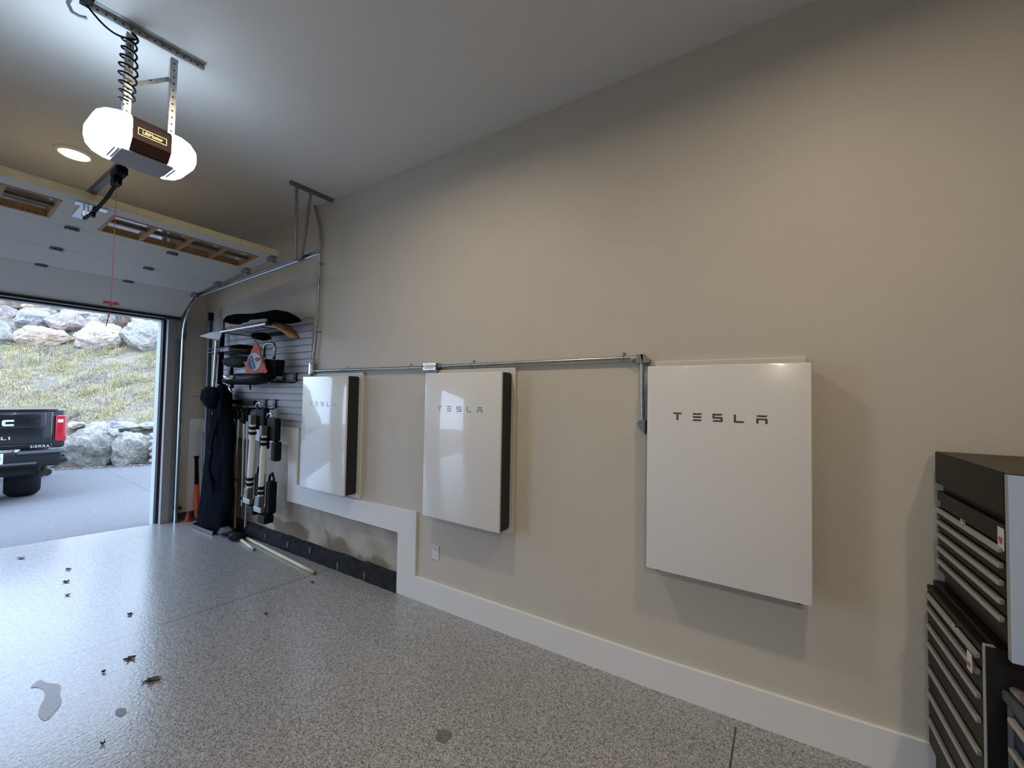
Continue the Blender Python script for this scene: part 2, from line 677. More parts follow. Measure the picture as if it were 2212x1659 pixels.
def letter_polys():
    """five letters, each a list of polygons in a unit box 0..1 (x right, y up)"""
    t = 0.20
    T_ = [[(0, 1), (1, 1), (0.88, 1 - t), (0.12, 1 - t)], [(0.40, 0.74), (0.60, 0.74), (0.60, 0), (0.40, 0)]]
    E_ = [[(0.02, 1), (1, 1), (0.90, 1 - t), (0.12, 1 - t)], [(0.02, 0.60), (1, 0.60), (0.90, 0.40), (0.12, 0.40)],
          [(0.12, t), (1, t), (0.90, 0), (0.02, 0)]]
    S_ = [[(0, 1), (1, 1), (0.9, 1 - t), (0.2, 1 - t), (0.2, 0.6), (1, 0.6), (1, 0), (0, 0), (0.1, t), (0.8, t), (0.8, 0.4), (0, 0.4)]]
    L_ = [[(0, 1), (0.2, 1), (0.2, t), (1, t), (0.9, 0), (0, 0)]]
    A_ = [[(0, 1), (1, 1), (0.9, 1 - t), (0.1, 1 - t)],
          [(0, 0.62), (1, 0.62), (1, 0), (0.8, 0), (0.8, 0.42), (0.2, 0.42), (0.2, 0), (0, 0)]]
    return [T_, E_, S_, L_, A_]


def battery(x, z, w, label, plate):
    o = (x, 0, z)
    r = thing('battery_cabinet', (x, 0, z), label, 'battery cabinet', 'white battery cabinets on the beige wall')
    MB(o).box(x, x + w, YF, YF + 0.020, z, z + PH, bev=0.005, seg=3).build('front_cover', GLOSSW, r, smooth=True, auto=35)
    # dark body with rounded rear corners
    e = 0.003
    MB(o).prism([(x + e, YF + 0.020, z + e), (x + e, YF + 0.020, z + PH - e), (x + e, YF + SD - 0.02, z + PH - e), (x + e, YF + SD - 0.006, z + PH - e - 0.006),
                 (x + e, YF + SD, z + PH - e - 0.02), (x + e, YF + SD, z + e + 0.02), (x + e, YF + SD - 0.006, z + e + 0.006), (x + e, YF + SD - 0.02, z + e)],
                (w - 2 * e, 0, 0)).build('side_housing', SIDEBLK, r)
    MB(o).box(x + plate[0], x + plate[1], YF + SD, -0.001, z + plate[2], z + plate[3], bev=0.004).build('mounting_plate', PLATEM, r)
    for fx in (0.055, w - 0.055):
        MB(o).lathe((x + fx, YF + 0.040, z), [(0.022, 0.004), (0.022, -0.008), (0.015, -0.013)], 16).build('rubber_foot', BLACK, r)
    for i, polys in enumerate(letter_polys()):
        mb = MB(o)
        lx = x + 0.140 + i * 0.0995
        for P in polys:
            mb.prism([(lx + a * 0.048, YF, z + PH - 0.303 + b * 0.042) for a, b in P], (0, -0.0012, 0))
        mb.build('letter', LOGOG, r)
    return r


battery(-0.004, 0.753, 0.764, 'white battery cabinet nearest the camera, facing flat with dark grey lettering', (0.01, 0.752, 0.02, 1.190))
battery(-1.776, 0.743, PW, 'glossy white battery cabinet in the middle with black side, above the wall outlet', (0.02, 0.782, -0.035, 1.188))
battery(-3.558, 0.738, PW, 'glossy white battery cabinet furthest away, next to the grey slatted board', (0.02, 0.802, -0.045, 1.190))

# ================================================================== CONDUITS
YC = -0.030


def strap(mbx, p, axis, r=0.013):
    if axis == 'x':
        mbx.cyl((p[0] - 0.008, p[1], p[2]), (p[0] + 0.008, p[1], p[2]), r + 0.003, n=14)
        mbx.box(p[0] - 0.008, p[0] + 0.008, -0.006, -0.0005, p[2], p[2] + 0.040)
        mbx.cyl((p[0], -0.001, p[2] + 0.031), (p[0], -0.012, p[2] + 0.031), 0.006, n=8)
    else:
        mbx.cyl((p[0], p[1], p[2] - 0.008), (p[0], p[1], p[2] + 0.008), r + 0.003, n=14)
        mbx.box(p[0], p[0] + 0.036, -0.006, -0.0005, p[2] - 0.008, p[2] + 0.008)
        mbx.cyl((p[0] + 0.028, -0.001, p[2]), (p[0] + 0.028, -0.010, p[2]), 0.006, n=8)
    return mbx


# vertical run from the ceiling down to the corner fitting
vp = [(-3.665, YC, CEIL - 0.002), (-3.655, YC, 3.76), (-3.610, YC, 3.66), (-3.560, YC, 3.56), (-3.540, YC, 3.42), (-3.538, YC, 3.2), (-3.545, YC, 2.45),
      (-3.560, YC, 2.28), (-3.585, YC, 2.15), (-3.590, YC, 2.065)]
r = thing('electrical_conduit', (-3.59, YC, 2.06), 'steel conduit rising along the slatted board up to the ceiling', 'conduit', 'steel conduits on the wall')
o = r.location
sm = []
for a, b in zip(vp, vp[1:]):
    for k in range(4):
        sm.append(Vector(a).lerp(Vector(b), k / 4))
sm.append(Vector(vp[-1]))
for _ in range(3):
    sm = [sm[0]] + [(sm[i - 1] + sm[i] * 2 + sm[i + 1]) / 4 for i in range(1, len(sm) - 1)] + [sm[-1]]
MB(o).tube(sm, 0.0135, 12).build('pipe', EMT, r, smooth=True)
for z, x in ((3.13, -3.538), (2.385, -3.549)):
    strap(MB(o), (x, YC, z), 'z').build('strap', GALVD, r)
MB(o).cyl((-3.590, YC, 2.035), (-3.590, YC, 2.075), 0.019, n=16).cyl((-3.59, YC, 2.068), (-3.59, YC, 2.09), 0.017, n=6).build('coupling', GALVD, r)

r = thing('conduit_fitting', (-3.60, YC, 1.95), 'upright corner fitting with bright cover where the two conduits meet', 'conduit fitting')
o = r.location
MB(o).box(-3.632, -3.566, YC - 0.022, -0.001, 1.925, 2.033, bev=0.006).build('body', GALVD, r)
MB(o).box(-3.640, -3.632, YC - 0.022, -0.004, 1.915, 2.045, bev=0.001).box(-3.634, -3.602, YC - 0.0265, YC - 0.0221, 1.920, 2.040, bev=0.002)\
    .build('cover', mat('bright_aluminium', (0.85, 0.84, 0.80), 0.3, 0.6), r)
for zz in (2.026, 1.934):
    MB(o).cyl((-3.617, YC - 0.0265, zz), (-3.617, YC - 0.031, zz), 0.005, n=8).build('screw', CHROME, r)

r = thing('electrical_conduit', (-2.7, YC, 1.955), 'horizontal steel conduit running from the corner fitting over the furthest battery cabinet', 'conduit', 'steel conduits on the wall')
o = r.location
MB(o).cyl((-3.566, YC, 1.955), (-1.905, YC, 1.955), 0.0135, n=14).build('pipe', EMT, r, smooth=True, auto=50)
for x in (-3.035, -2.11):
    strap(MB(o), (x, YC, 1.955), 'x').build('strap', GALVD, r)
for x in (-3.555, -1.922):
    MB(o).cyl((x - 0.016, YC, 1.955), (x + 0.016, YC, 1.955), 0.018, n=14).build('connector', GALVD, r)

r = thing('junction_box', (-1.83, YC, 1.955), 'small steel junction box with white label above the middle battery cabinet', 'junction box')
o = r.location
MB(o).box(-1.903, -1.757, YC - 0.030, -0.001, 1.928, 1.985, bev=0.004).box(-1.80, -1.755, YC - 0.02, -0.001, 1.898, 1.93).build('body', GALVD, r)
MB(o).box(-1.904, -1.757, YC - 0.034, YC - 0.0301, 1.926, 1.986, bev=0.002).build('cover', mat('bright_aluminium', (0.85, 0.84, 0.80), 0.3), r)
mb = MB(o)
mb.box(-1.886, -1.775, YC - 0.0352, YC - 0.0341, 1.935, 1.976)
mb.build('label_plate', mat('white_label', (0.86, 0.86, 0.9), 0.4), r)
mb = MB(o)
for (a, b) in ((-1.867, -1.838), (-1.833, -1.815), (-1.808, -1.792)):
    mb.box(a, b, YC - 0.0360, YC - 0.0353, 1.952, 1.961)
mb.build('printing', mat('grey_print', (0.55, 0.55, 0.58), 0.5), r)
for xx in (-1.896, -1.766):
    MB(o).cyl((xx, YC - 0.034, 1.958), (xx, YC - 0.038, 1.958), 0.005, n=8).build('screw', BLACK, r)
MB(o).cyl((-1.815, YC, 1.898), (-1.815, YC, 1.932), 0.014, n=12).build('nipple', GALVD, r)

r = thing('electrical_conduit', (-0.9, YC, 1.963), 'horizontal steel conduit from the junction box to the nearest battery cabinet', 'conduit', 'steel conduits on the wall')
o = r.location
MB(o).cyl((-1.757, YC, 1.958), (-0.10, YC, 1.969), 0.0135, n=14).build('pipe', EMT, r, smooth=True, auto=50)
for x in (-1.40, -0.19):
    strap(MB(o), (x, YC, 1.958 + 0.011 * (x + 1.757) / 1.65), 'x').build('strap', GALVD, r)
for x in (-1.735, -0.115):
    MB(o).cyl((x - 0.016, YC, 1.958), (x + 0.016, YC, 1.958 + (0.011 if x > -1 else 0)), 0.018, n=14).build('connector', GALVD, r)
MB(o).box(-0.10, -0.055, YC - 0.022, -0.001, 1.935, 1.99, bev=0.004)\
    .prism([(-0.075, YC - 0.022, 1.993), (-0.020, YC - 0.022, 1.955), (-0.020, YC - 0.022, 1.935), (-0.060, YC - 0.022, 1.935)], (0, 0.05, 0))\
    .build('elbow', GALVD, r)

r = thing('electrical_conduit', (-0.063, YC, 1.7), 'short vertical conduit dropping beside the nearest battery cabinet', 'conduit', 'steel conduits on the wall')
o = r.location
MB(o).cyl((-0.068, YC, 1.935), (-0.062, YC, 1.585), 0.0135, n=14).build('pipe', GALV, r, smooth=True, auto=50)
MB(o).prism([(-0.082, -0.055, 1.585), (-0.043, -0.055, 1.585), (-0.043, -0.055, 1.50), (-0.055, -0.055, 1.51), (-0.094, -0.055, 1.56)], (0, 0.054, 0), bev=0.003)\
    .build('end_fitting', GALVD, r)

# ================================================================== WALL OUTLET
r = thing('wall_outlet', (-1.766, 0, 0.397), 'white double wall outlet below the middle battery cabinet', 'outlet')
o = r.location
MB(o).box(-1.803, -1.729, -0.007, -0.0005, 0.340, 0.458, bev=0.003).build('cover_plate', mat('white_outlet_plastic', (0.74, 0.75, 0.78), 0.35), r)
for zc in (0.424, 0.374):
    q = MB(o).box(-1.783, -1.749, -0.0085, -0.0071, zc - 0.016, zc + 0.016, bev=0.0006).build('receptacle', mat('white_outlet_plastic', (0.74, 0.75, 0.78), 0.35), r)
    MB(o).box(-1.776, -1.773, -0.0092, -0.0086, zc - 0.001, zc + 0.010).box(-1.760, -1.757, -0.0092, -0.0086, zc - 0.001, zc + 0.010)\
        .box(-1.769, -1.764, -0.0092, -0.0086, zc - 0.011, zc - 0.006).build('slots', mat('slot_grey', (0.2, 0.2, 0.22), 0.7), q)

# ================================================================== GARAGE DOOR (raised)
DA, DC = 0.07, 3.0 + 0.07 * 6.1


def dz(x):
    return DA * x + DC


YD0, YD1 = -3.09, -0.335     # door width
YCN = (YD0 + YD1) / 2
TH = 0.045


def slab(mbx, x0, x1, y0, y1, t0, t1, bev=0.0):
    """box lying in the tilted door plane, t measured up from the underside"""
    P = []
    for t in (t0, t1):
        for (x, y) in ((x0, y0), (x1, y0), (x1, y1), (x0, y1)):
            P.append((x - DA * t, y, dz(x) + t))
    return mbx.hexa(P, bev)


r = thing('garage_door', (-4.8, YCN, dz(-4.8)), 'raised beige overhead garage door with wood-framed windows', 'garage door')
o = tuple(r.location)
XS = [-3.80, -4.50, -5.175, -5.855]
# window section: stiles and rails around two openings
WX0, WX1 = -4.395, -3.945
wins = [(-1.575, -0.455), (-2.975, -1.855)]
mb = MB(o)
slab(mb, WX1, XS[0], YD0, YD1, 0, TH)
slab(mb, XS[1] + 0.002, WX0, YD0, YD1, 0, TH)
slab(mb, WX0, WX1, wins[0][1], YD1, 0, TH)
slab(mb, WX0, WX1, wins[1][1], wins[0][0], 0, TH)
slab(mb, WX0, WX1, YD0, wins[1][0], 0, TH)
top = mb.build('window_section', DOORW, r)
# cream timber edge on the leading end
mb = MB(o)
slab(mb, XS[0] + 0.001, XS[0] + 0.022, YD0, YD1, -0.004, TH + 0.012, bev=0.003)
mb.build('top_edge', CREAM, r)
for (y0, y1) in wins:
    mb = MB(o)
    f = 0.020
    slab(mb, WX0, WX0 + f, y0, y1, -0.004, TH + 0.03)
    slab(mb, WX1 - f, WX1, y0, y1, -0.004, TH + 0.03)
    slab(mb, WX0 + f, WX1 - f, y0, y0 + f, -0.004, TH + 0.03)
    slab(mb, WX0 + f, WX1 - f, y1 - f, y1, -0.004, TH + 0.03)
    wf = mb.build('window_frame', WOOD, top)
    for k in range(1, 4):
        yy = y0 + (y1 - y0) * k / 4
        m2 = MB(o)
        slab(m2, WX0 + f, WX1 - f, yy - 0.016, yy + 0.016, -0.002, 0.0265)
        m2.build('glazing_bar', WOOD, top)
    m2 = MB(o)
    xm = (WX0 + WX1) / 2 + 0.02
    slab(m2, xm - 0.018, xm + 0.018, y0 + f, y1 - f, 0.010, 0.0265)
    m2.build('glazing_bar', mat('shaded_bar_wood', (0.15, 0.07, 0.028), 0.55), top)  # shade on the cross bar is put into its darker wood colour
    m2 = MB(o)
    slab(m2, WX0 + f, WX1 - f, y0 + f, y1 - f, 0.027, 0.033)
    GL = bpy.data.materials.get('window_glass')
    if not GL:
        GL = mat('window_glass', (0.9, 0.95, 0.95), 0.02)
        GL.node_tree.nodes['Principled BSDF'].inputs['Transmission Weight'].default_value = 1.0
        GL.node_tree.nodes['Principled BSDF'].inputs['IOR'].default_value = 2.4
    m2.build('glass', GL, top)
secs = [top]
for a, b in ((1, 2), (2, 3)):
    mb = MB(o)
    slab(mb, XS[b] + 0.002, XS[a] - 0.002, YD0, YD1, 0, TH, bev=0.003)
    secs.append(mb.build('section', DOORW, r))
# last section tips down into the opening
mb = MB(o)
xa, za = XS[3] - 0.002, dz(XS[3])
xb, zb = -6.375, 2.735
nx, nz = -(za - zb), (xa - xb)
L = math.hypot(nx, nz)
nx, nz = nx / L * TH, nz / L * TH
mb.hexa([(xb, YD0, zb), (xa, YD0, za), (xa, YD1, za), (xb, YD1, zb), (xb + nx, YD0, zb + nz), (xa + nx, YD0, za + nz), (xa + nx, YD1, za + nz), (xb + nx, YD1, zb + nz)], bev=0.003)
bot = mb.build('section', DOORW, r)
secs.append(bot)
mb = MB(o)
mb.box(xb - 0.012, xb + 0.028, YD0, YD1, zb - 0.022, zb - 0.001)
mb.build('bottom_seal', SEAL, bot)

# hinges along the three seams
HG = mat('hinge_steel', (0.30, 0.32, 0.34), 0.35, 0.9)
hy = [YCN - 0.70, YCN + 0.02, YCN + 0.70, YCN - 1.25]


def hinge(x, y, par):
    mb = MB(o)
    z = dz(x)
    mb.prism([(x - 0.034, y - 0.042, z - 0.0005), (x - 0.034, y + 0.042, z - 0.0005), (x + 0.030, y + 0.042, z - 0.0005), (x + 0.042, y + 0.014, z - 0.0005),
              (x + 0.042, y - 0.014, z - 0.0005), (x + 0.030, y - 0.042, z - 0.0005)], (0, 0, -0.003))
    mb.cyl((x - 0.012, y - 0.045, z - 0.012), (x - 0.012, y + 0.045, z - 0.012), 0.010, n=10)
    mb.box(x - 0.02, x + 0.03, y - 0.036, y - 0.030, z - 0.022, z - 0.001)
    mb.box(x - 0.02, x + 0.03, y + 0.030, y + 0.036, z - 0.022, z - 0.001)
    mb.build('hinge', HG, par)


for i, x in enumerate(XS[1:]):
    for y in hy[:3]:
        if i == 0 and abs(y - hy[1]) < 0.1:
            y = -1.707
        hinge(x, y - (0.0 if i else 0.0), secs[i + 1])
# roller brackets on the track side
for i, x in enumerate((-3.87, -4.44, -5.16, -5.86)):
    mb = MB(o)
    z = dz(x)
    mb.box(x - 0.05, x + 0.05, YD1 - 0.06, YD1 + 0.004, z - 0.006, z - 0.0005)
    mb.box(x - 0.035, x + 0.035, YD1 - 0.05, YD1 - 0.044, z - 0.055, z - 0.004)
    mb.box(x - 0.035, x + 0.035, YD1 - 0.006, YD1, z - 0.055, z - 0.004)
    mb.cyl((x, YD1 - 0.08, z - 0.042), (x, YD1 + 0.03, z - 0.042), 0.006, n=8)
    mb.build('roller_bracket', GALVD, r)
# operator bracket in the centre of the window section
bx = -3.93
mb = MB(o)
slab(mb, -4.20, -3.90, -1.765, -1.705, -0.012, -0.0005, bev=0.002)
slab(mb, -3.93, -3.86, -1.80, -1.62, -0.010, -0.0005, bev=0.002)
mb.box(-4.0, -3.94, -1.745, -1.738, dz(-4) - 0.07, dz(-4) - 0.005)
mb.box(-4.0, -3.94, -1.722, -1.715, dz(-4) - 0.07, dz(-4) - 0.005)
mb.build('operator_bracket', mat('bright_zinc', (0.75, 0.77, 0.8), 0.25, 1.0), r)

# ================================================================== DOOR TRACK
YT = -0.305
r = thing('door_track', (-6.38, YT, fz(DX)), 'galvanised door track along the wall, curving down beside the opening', 'door track')
o = tuple(r.location)


def track_z(x):
    return 3.005 + 0.030 * (x + 5.8)


mb = MB(o)
prof = [(0.027, 0.012), (0.020, 0.027), (0.004, 0.027), (0.0, 0.020), (0.0, -0.020), (0.004, -0.027), (0.020, -0.027), (0.027, -0.012)]
rows = []
for x in (-3.10, -3.6, -4.2, -4.9, -5.4, -5.80):
    rows.append([(x, YT - 0.0 + (0.012 - a), track_z(x) + b) for a, b in prof])
mb.grid(rows, thick=None)
mb.build('horizontal_track', GALV, r)
mb = MB(o)
R0 = 0.56
cx, cz = -5.80, track_z(-5.80) - R0
rows = []
for k in range(13):
    t = math.pi / 2 * k / 12
    rr = []
    for a, b in prof:
        q = R0 + b
        rr.append((cx - q * math.sin(t), YT + (0.012 - a), cz + q * math.cos(t)))
    rows.append(rr)
mb.grid(rows)
mb.build('curved_track', GALV, r, smooth=True, auto=30)
mb = MB(o)
xv = cx - R0
rows = []
for z in (cz, 1.5, fz(DX)):
    rows.append([(xv - b, YT + (0.012 - a), z) for a, b in prof])
mb.grid(rows)
mb.build('vertical_track', mat('galvanised_bright', (0.56, 0.61, 0.64), 0.33, 0.85), r)
mb = MB(o)
mb.box(DX + 0.021, xv + 0.03, YT + 0.014, YT + 0.018, fz(DX), cz)
mb.box(DX + 0.021, DX + 0.025, YT - 0.05, YT + 0.018, fz(DX), cz)
mb.build('backing_angle', GALVD, r)
for z in (2.2, 1.75, 1.30, 0.85, 0.40):
    mb = MB(o)
    mb.box(DX + 0.0255, xv + 0.035, YT + 0.0185, YT + 0.023, z - 0.04, z + 0.04)
    mb.box(DX + 0.001, DX + 0.006, YT + 0.023, YT + 0.06, z - 0.04, z + 0.04)
    mb.cyl((xv, YT + 0.0235, z), (xv, YT + 0.034, z), 0.009, n=8)
    mb.build('track_bracket', GALVD, r)
# flag bracket at the corner of the opening
p = at(395, 672, x=DX + 0.03)
mb = MB(o)
mb.box(DX + 0.021, DX + 0.027, YT - 0.19, YT + 0.012, 2.70, 2.86)
mb.box(DX + 0.028, xv + 0.04, YT + 0.0245, YT + 0.029, 2.45, 2.86)
mb.build('flag_bracket', GALVD, r)

# photo-eye sensor at the foot of the track
r = thing('safety_sensor', (-6.3, YT, 0.05), 'small black safety sensor clipped to the foot of the door track', 'sensor')
o = tuple(r.location)
p = at(381, 1101, y=YT - 0.02)
xx, zz = -6.335, p.z
MB(o).box(xx - 0.02, xx + 0.055, YT + 0.02, YT + 0.05, zz - 0.018, zz + 0.022, bev=0.005).build('sensor_body', BLACK, r)
MB(o).box(xx - 0.032, xx - 0.022, YT - 0.022, YT + 0.045, zz - 0.012, zz + 0.014).box(xx - 0.022, xx - 0.005, YT - 0.022, YT + 0.045, zz + 0.014, zz + 0.017)\
    .build('clip', BLACK, r)

# ================================================================== TRACK HANGER
r = thing('track_hanger', (-3.385, -0.22, CEIL), 'angle iron hanger holding the inner end of the door track from the ceiling', 'hanger')
o = tuple(r.location)


def angle(mbx, p0, p1, w, ax1, ax2, t=0.003):
    """L profile from p0 to p1; flanges along ax1 and ax2"""
    p0, p1, a, b = Vector(p0), Vector(p1), Vector(ax1).normalized(), Vector(ax2).normalized()
    for (u, v) in ((a * w, b * t), (a * t, b * w)):
        mbx.hexa([p0, p0 + u, p0 + u + v, p0 + v, p1, p1 + u, p1 + u + v, p1 + v])
    return mbx


angle(MB(o), (-3.39, -0.46, CEIL - 0.001), (-3.37, -0.002, CEIL - 0.001), 0.035, (1, 0, 0), (0, 0, -1)).build('ceiling_angle', GALVD, r)
angle(MB(o), (-3.386, -0.405, CEIL - 0.036), (-3.392, -0.385, 3.045), 0.034, (0, 1, 0), (1, 0, 0)).build('upright', GALVD, r)
angle(MB(o), (-3.368, -0.265, CEIL - 0.036), (-3.378, -0.330, 3.055), 0.030, (0, 1, 0), (1, 0, 0)).build('brace', GALVD, r)
MB(o).box(-3.42, -3.36, -0.375, YT + 0.0, 3.05, 3.055).cyl((-3.39, -0.345, 3.03), (-3.39, -0.345, 3.075), 0.008, n=8).build('bolt_plate', GALVD, r)

# ================================================================== DOOR OPENER
OX = -2.50      # face towards the camera
UZ0, UZ1 = 3.122, 3.312
YU = -1.728
r = thing('garage_door_opener', (OX - 0.15, YU, UZ0), 'ceiling-hung garage door opener with brown centre and two glowing white end lenses', 'door opener')
o = tuple(r.location)
BRN = mat('opener_brown_cover', (0.050, 0.018, 0.014), 0.5, spec=0.25)
hw = 0.090
pf = [(OX, UZ0 + 0.05), (OX, UZ1 - 0.035), (OX - 0.03, UZ1), (OX - 0.30, UZ1), (OX - 0.33, UZ1 - 0.03), (OX - 0.33, UZ0 + 0.03), (OX - 0.31, UZ0), (OX - 0.045, UZ0)]
MB(o).prism([(x, YU - hw, z) for x, z in pf], (0, 2 * hw, 0)).build('motor_housing', BRN, r)
MB(o).box(OX - 0.30, OX - 0.06, YU - hw - 0.03, YU + hw + 0.03, UZ0 - 0.012, UZ0 - 0.0005, bev=0.004).build('bottom_panel', mat('opener_grey_panel', (0.30, 0.29, 0.31), 0.45), r)
# gold framed name plate
GOLD = mat('gold_print', (0.80, 0.62, 0.28), 0.35, 0.6)
mb = MB(o)
z0, z1 = 3.205, 3.245
y0, y1 = YU - 0.066, YU + 0.066
tt = 0.0022
for (a, b, c, d) in ((y0, y1, z0, z0 + tt), (y0, y1, z1 - tt, z1), (y0, y0 + tt, z0 + tt, z1 - tt), (y1 - tt, y1, z0 + tt, z1 - tt)):
    mb.box(OX, OX + 0.001, a, b, c, d)
plate = mb.build('name_plate_frame', GOLD, r)
text_mesh('name_lettering', 'LiftMaster', 0.029, GOLD, r, Matrix.Translation(-Vector(o)) @ frame((OX + 0.0006, YU, (z0 + z1) / 2), (0, 1, 0), (0, 0, 1)), depth=0.0005, sx=0.80)
LIT = mat('lit_opener_lens', (0.95, 0.97, 1.0), 0.35, emis=(0.64, 0.81, 1.0), estr=4.5)
LIT2 = mat('lit_opener_lens_bright', (0.95, 0.97, 1.0), 0.35, emis=(0.64, 0.81, 1.0), estr=20.0)
for sgn, m in ((-1, LIT2), (1, LIT)):
    ya = YU + sgn * hw
    mb = MB(o)
    prof = [(0.0, 1.0, 0.0), (0.055, 0.99, 0.0), (0.105, 0.86, 0.012), (0.138, 0.62, 0.045), (0.150, 0.36, 0.08)]
    rows = []
    cxm, czm = OX - 0.165, (UZ0 + UZ1) / 2
    for (dy, sc, _) in prof:
        row = []
        for (x, z) in pf + [pf[0]]:
            row.append((cxm + (x - cxm) * (0.35 + 0.65 * sc), ya + sgn * dy, czm + (z - czm) * sc))
        rows.append(row)
    mb.grid(rows)
    bm = mb.bm
    last = [v for v in bm.verts if abs(v.co.y - (ya + sgn * 0.150)) < 1e-5]
    bmesh.ops.remove_doubles(bm, verts=bm.verts[:], dist=1e-5)
    be = [e for e in bm.edges if e.is_boundary and abs(e.verts[0].co.y - (ya + sgn * 0.150)) < 1e-4]
    bmesh.ops.holes_fill(bm, edges=be, sides=0)
    bmesh.ops.recalc_face_normals(bm, faces=bm.faces[:])
    lens = mb.build('light_lens', m, r)
    # glow left off the half towards the door to darken the ceiling there
    lens.data.materials.append(mat('white_lens_plastic', (0.75, 0.78, 0.82), 0.4))
    for pg in lens.data.polygons:
        if pg.center.x + o[0] < OX - 0.20:
            pg.material_index = 1
    # louvred foot of each lens
    mb = MB(o)
    for k in range(6):
        yk = ya + sgn * (0.018 + 0.016 * k)
        mb.box(OX - 0.27 + 0.01 * k, OX - 0.07 - 0.012 * k, yk - 0.004, yk + 0.004, UZ0 - 0.004 + 0.012 * (k > 2) + 0.01 * (k > 3), UZ0 + 0.002 + 0.012 * (k > 2) + 0.01 * (k > 3))
    mb.build('lens_louvres', mat('opener_lens_frame', (0.25, 0.28, 0.34), 0.4), lens)
# rail, trolley, arm
mb = MB(o)
mb.box(-6.35, OX - 0.331, YU - 0.018, YU + 0.018, 3.215, 3.255)
mb.build('rail', mat('dark_rail_steel', (0.16, 0.16, 0.17), 0.45, 0.8), r)
mb = MB(o)
mb.box(-6.448, -6.34, YU - 0.04, YU + 0.04, 3.19, 3.28)
mb.build('header_bracket', GALVD, r)
TX = -3.13
mb = MB(o)
mb.box(TX - 0.07, TX + 0.07, YU - 0.03, YU + 0.03, 3.165, 3.2145, bev=0.006)
mb.box(TX - 0.10, TX - 0.02, YU - 0.022, YU + 0.022, 3.12, 3.166, bev=0.004)
mb.build('trolley', BLACK, r)
mb = MB(o)
mb.tube([(TX - 0.06, YU, 3.13), (-3.40, YU, 3.085), (-3.72, YU, 3.055)], 0.012, 8)
mb.box(-3.74, -3.70, YU - 0.006, YU + 0.006, 3.02, 3.10)
mb.tube([(-3.70, YU - 0.008, 3.045), (-3.97, YU - 0.004, 3.065)], 0.012, 8)
mb.build('door_arm', BLACK, r)
# hanger straps, brace, ceiling angle with punched holes
YA, YBs = -1.862, -1.660


mb = angle(MB(o), (OX + 0.0, -2.05, CEIL - 0.001), (OX + 0.045, -1.505, CEIL - 0.001), 0.038, (1, 0, 0), (0, 0, -1))
ca = mb.build('ceiling_angle', GALV, r)


def perf_mat(name, ia, per, ib, cen):
    """steel with a row of punched holes: period per along axis ia, row centre cen on axis ib"""
    m = GALV.copy()
    m.name = name
    n, l = m.node_tree.nodes, m.node_tree.links
    b = n['Principled BSDF']
    base = [k for k in l if k.to_socket == b.inputs['Base Color']][0].from_socket
    tc = n.new('ShaderNodeTexCoord')
    sx = n.new('ShaderNodeSeparateXYZ')
    l.new(tc.outputs['Object'], sx.inputs[0])

    def mt(op, a_, b_=None):
        k = n.new('ShaderNodeMath')
        k.operation = op
        for i_, v in enumerate((a_, b_)):
            if v is not None:
                if isinstance(v, float):
                    k.inputs[i_].default_value = v
                else:
                    l.new(v, k.inputs[i_])
        return k.outputs[0]
    u = mt('SUBTRACT', mt('FLOORED_MODULO', sx.outputs[ia], per), per / 2)
    v = mt('SUBTRACT', sx.outputs[ib], cen)
    d = mt('ADD', mt('MULTIPLY', u, u), mt('MULTIPLY', v, v))
    mk = mt('LESS_THAN', d, 0.0056 ** 2)
    mx = n.new('ShaderNodeMix')
    mx.data_type = 'RGBA'
    l.new(mk, mx.inputs[0])
    l.new(base, mx.inputs[6])
    mx.inputs[7].default_value = (0.05, 0.055, 0.06, 1)
    l.new(mx.outputs[2], b.inputs['Base Color'])
    return m


ca.data.materials[0] = perf_mat('punched_steel_bar', 1, 0.034, 2, CEIL - 0.02 - o[2])
for yy, nm in ((YA, 'punched_steel_a'), (YBs, 'punched_steel_b')):
    angle(MB(o), (OX + 0.005, yy, CEIL - 0.04), (OX - 0.004, yy, UZ1 - 0.02), 0.034, (0, 1, 0), (-1, 0, 0)).build('hanger_strap', perf_mat(nm, 2, 0.042, 1, yy + 0.017 - o[1]), r)
angle(MB(o), (OX - 0.03, YBs + 0.01, 3.66), (OX - 0.02, YA + 0.035, 3.50), 0.030, (0, 0, -1), (-1, 0, 0)).build('hanger_brace', perf_mat('punched_steel_c', 1, 0.03, 2, 3.57 - o[2]), r)
# black power cord spiralled round the left strap and slung to the outlet
pts = []
for k in range(17):
    t = k / 16
    a = Vector((OX + 0.03, -2.035, CEIL - 0.035))
    b = Vector((OX + 0.035, YA + 0.04, CEIL - 0.075))
    q = a.lerp(b, t)
    q.z -= 0.055 * math.sin(math.pi * t)
    pts.append(q)
for k in range(130):
    t = k / 129
    ang = 2 * math.pi * 8 * t
    z = CEIL - 0.05 - 0.40 * t
    rr = 0.036 - 0.004 * math.sin(9 * t)
    pts.append(Vector((OX - 0.004 + rr * math.cos(ang), YA + 0.015 + rr * math.sin(ang), z)))
r2 = thing('power_cord', (OX, YA, CEIL), 'black power cord coiled around the left strap of the door opener', 'cord')
MB(tuple(r2.location)).tube(pts, 0.0052, 7).build('cord', BLACK, r2, smooth=True)
mb = MB(tuple(r2.location))
mb.box(OX + 0.0405, OX + 0.10, -2.06, -2.01, CEIL - 0.05, CEIL - 0.001, bev=0.006)
mb.build('plug', BLACK, r2)
hk = [Vector((OX - 0.02, -2.075, CEIL - 0.002)), Vector((OX - 0.03, -2.085, CEIL - 0.05)), Vector((OX - 0.02, -2.07, CEIL - 0.09)), Vector((OX + 0.0, -2.045, CEIL - 0.105)), Vector((OX + 0.01, -2.02, CEIL - 0.098))]
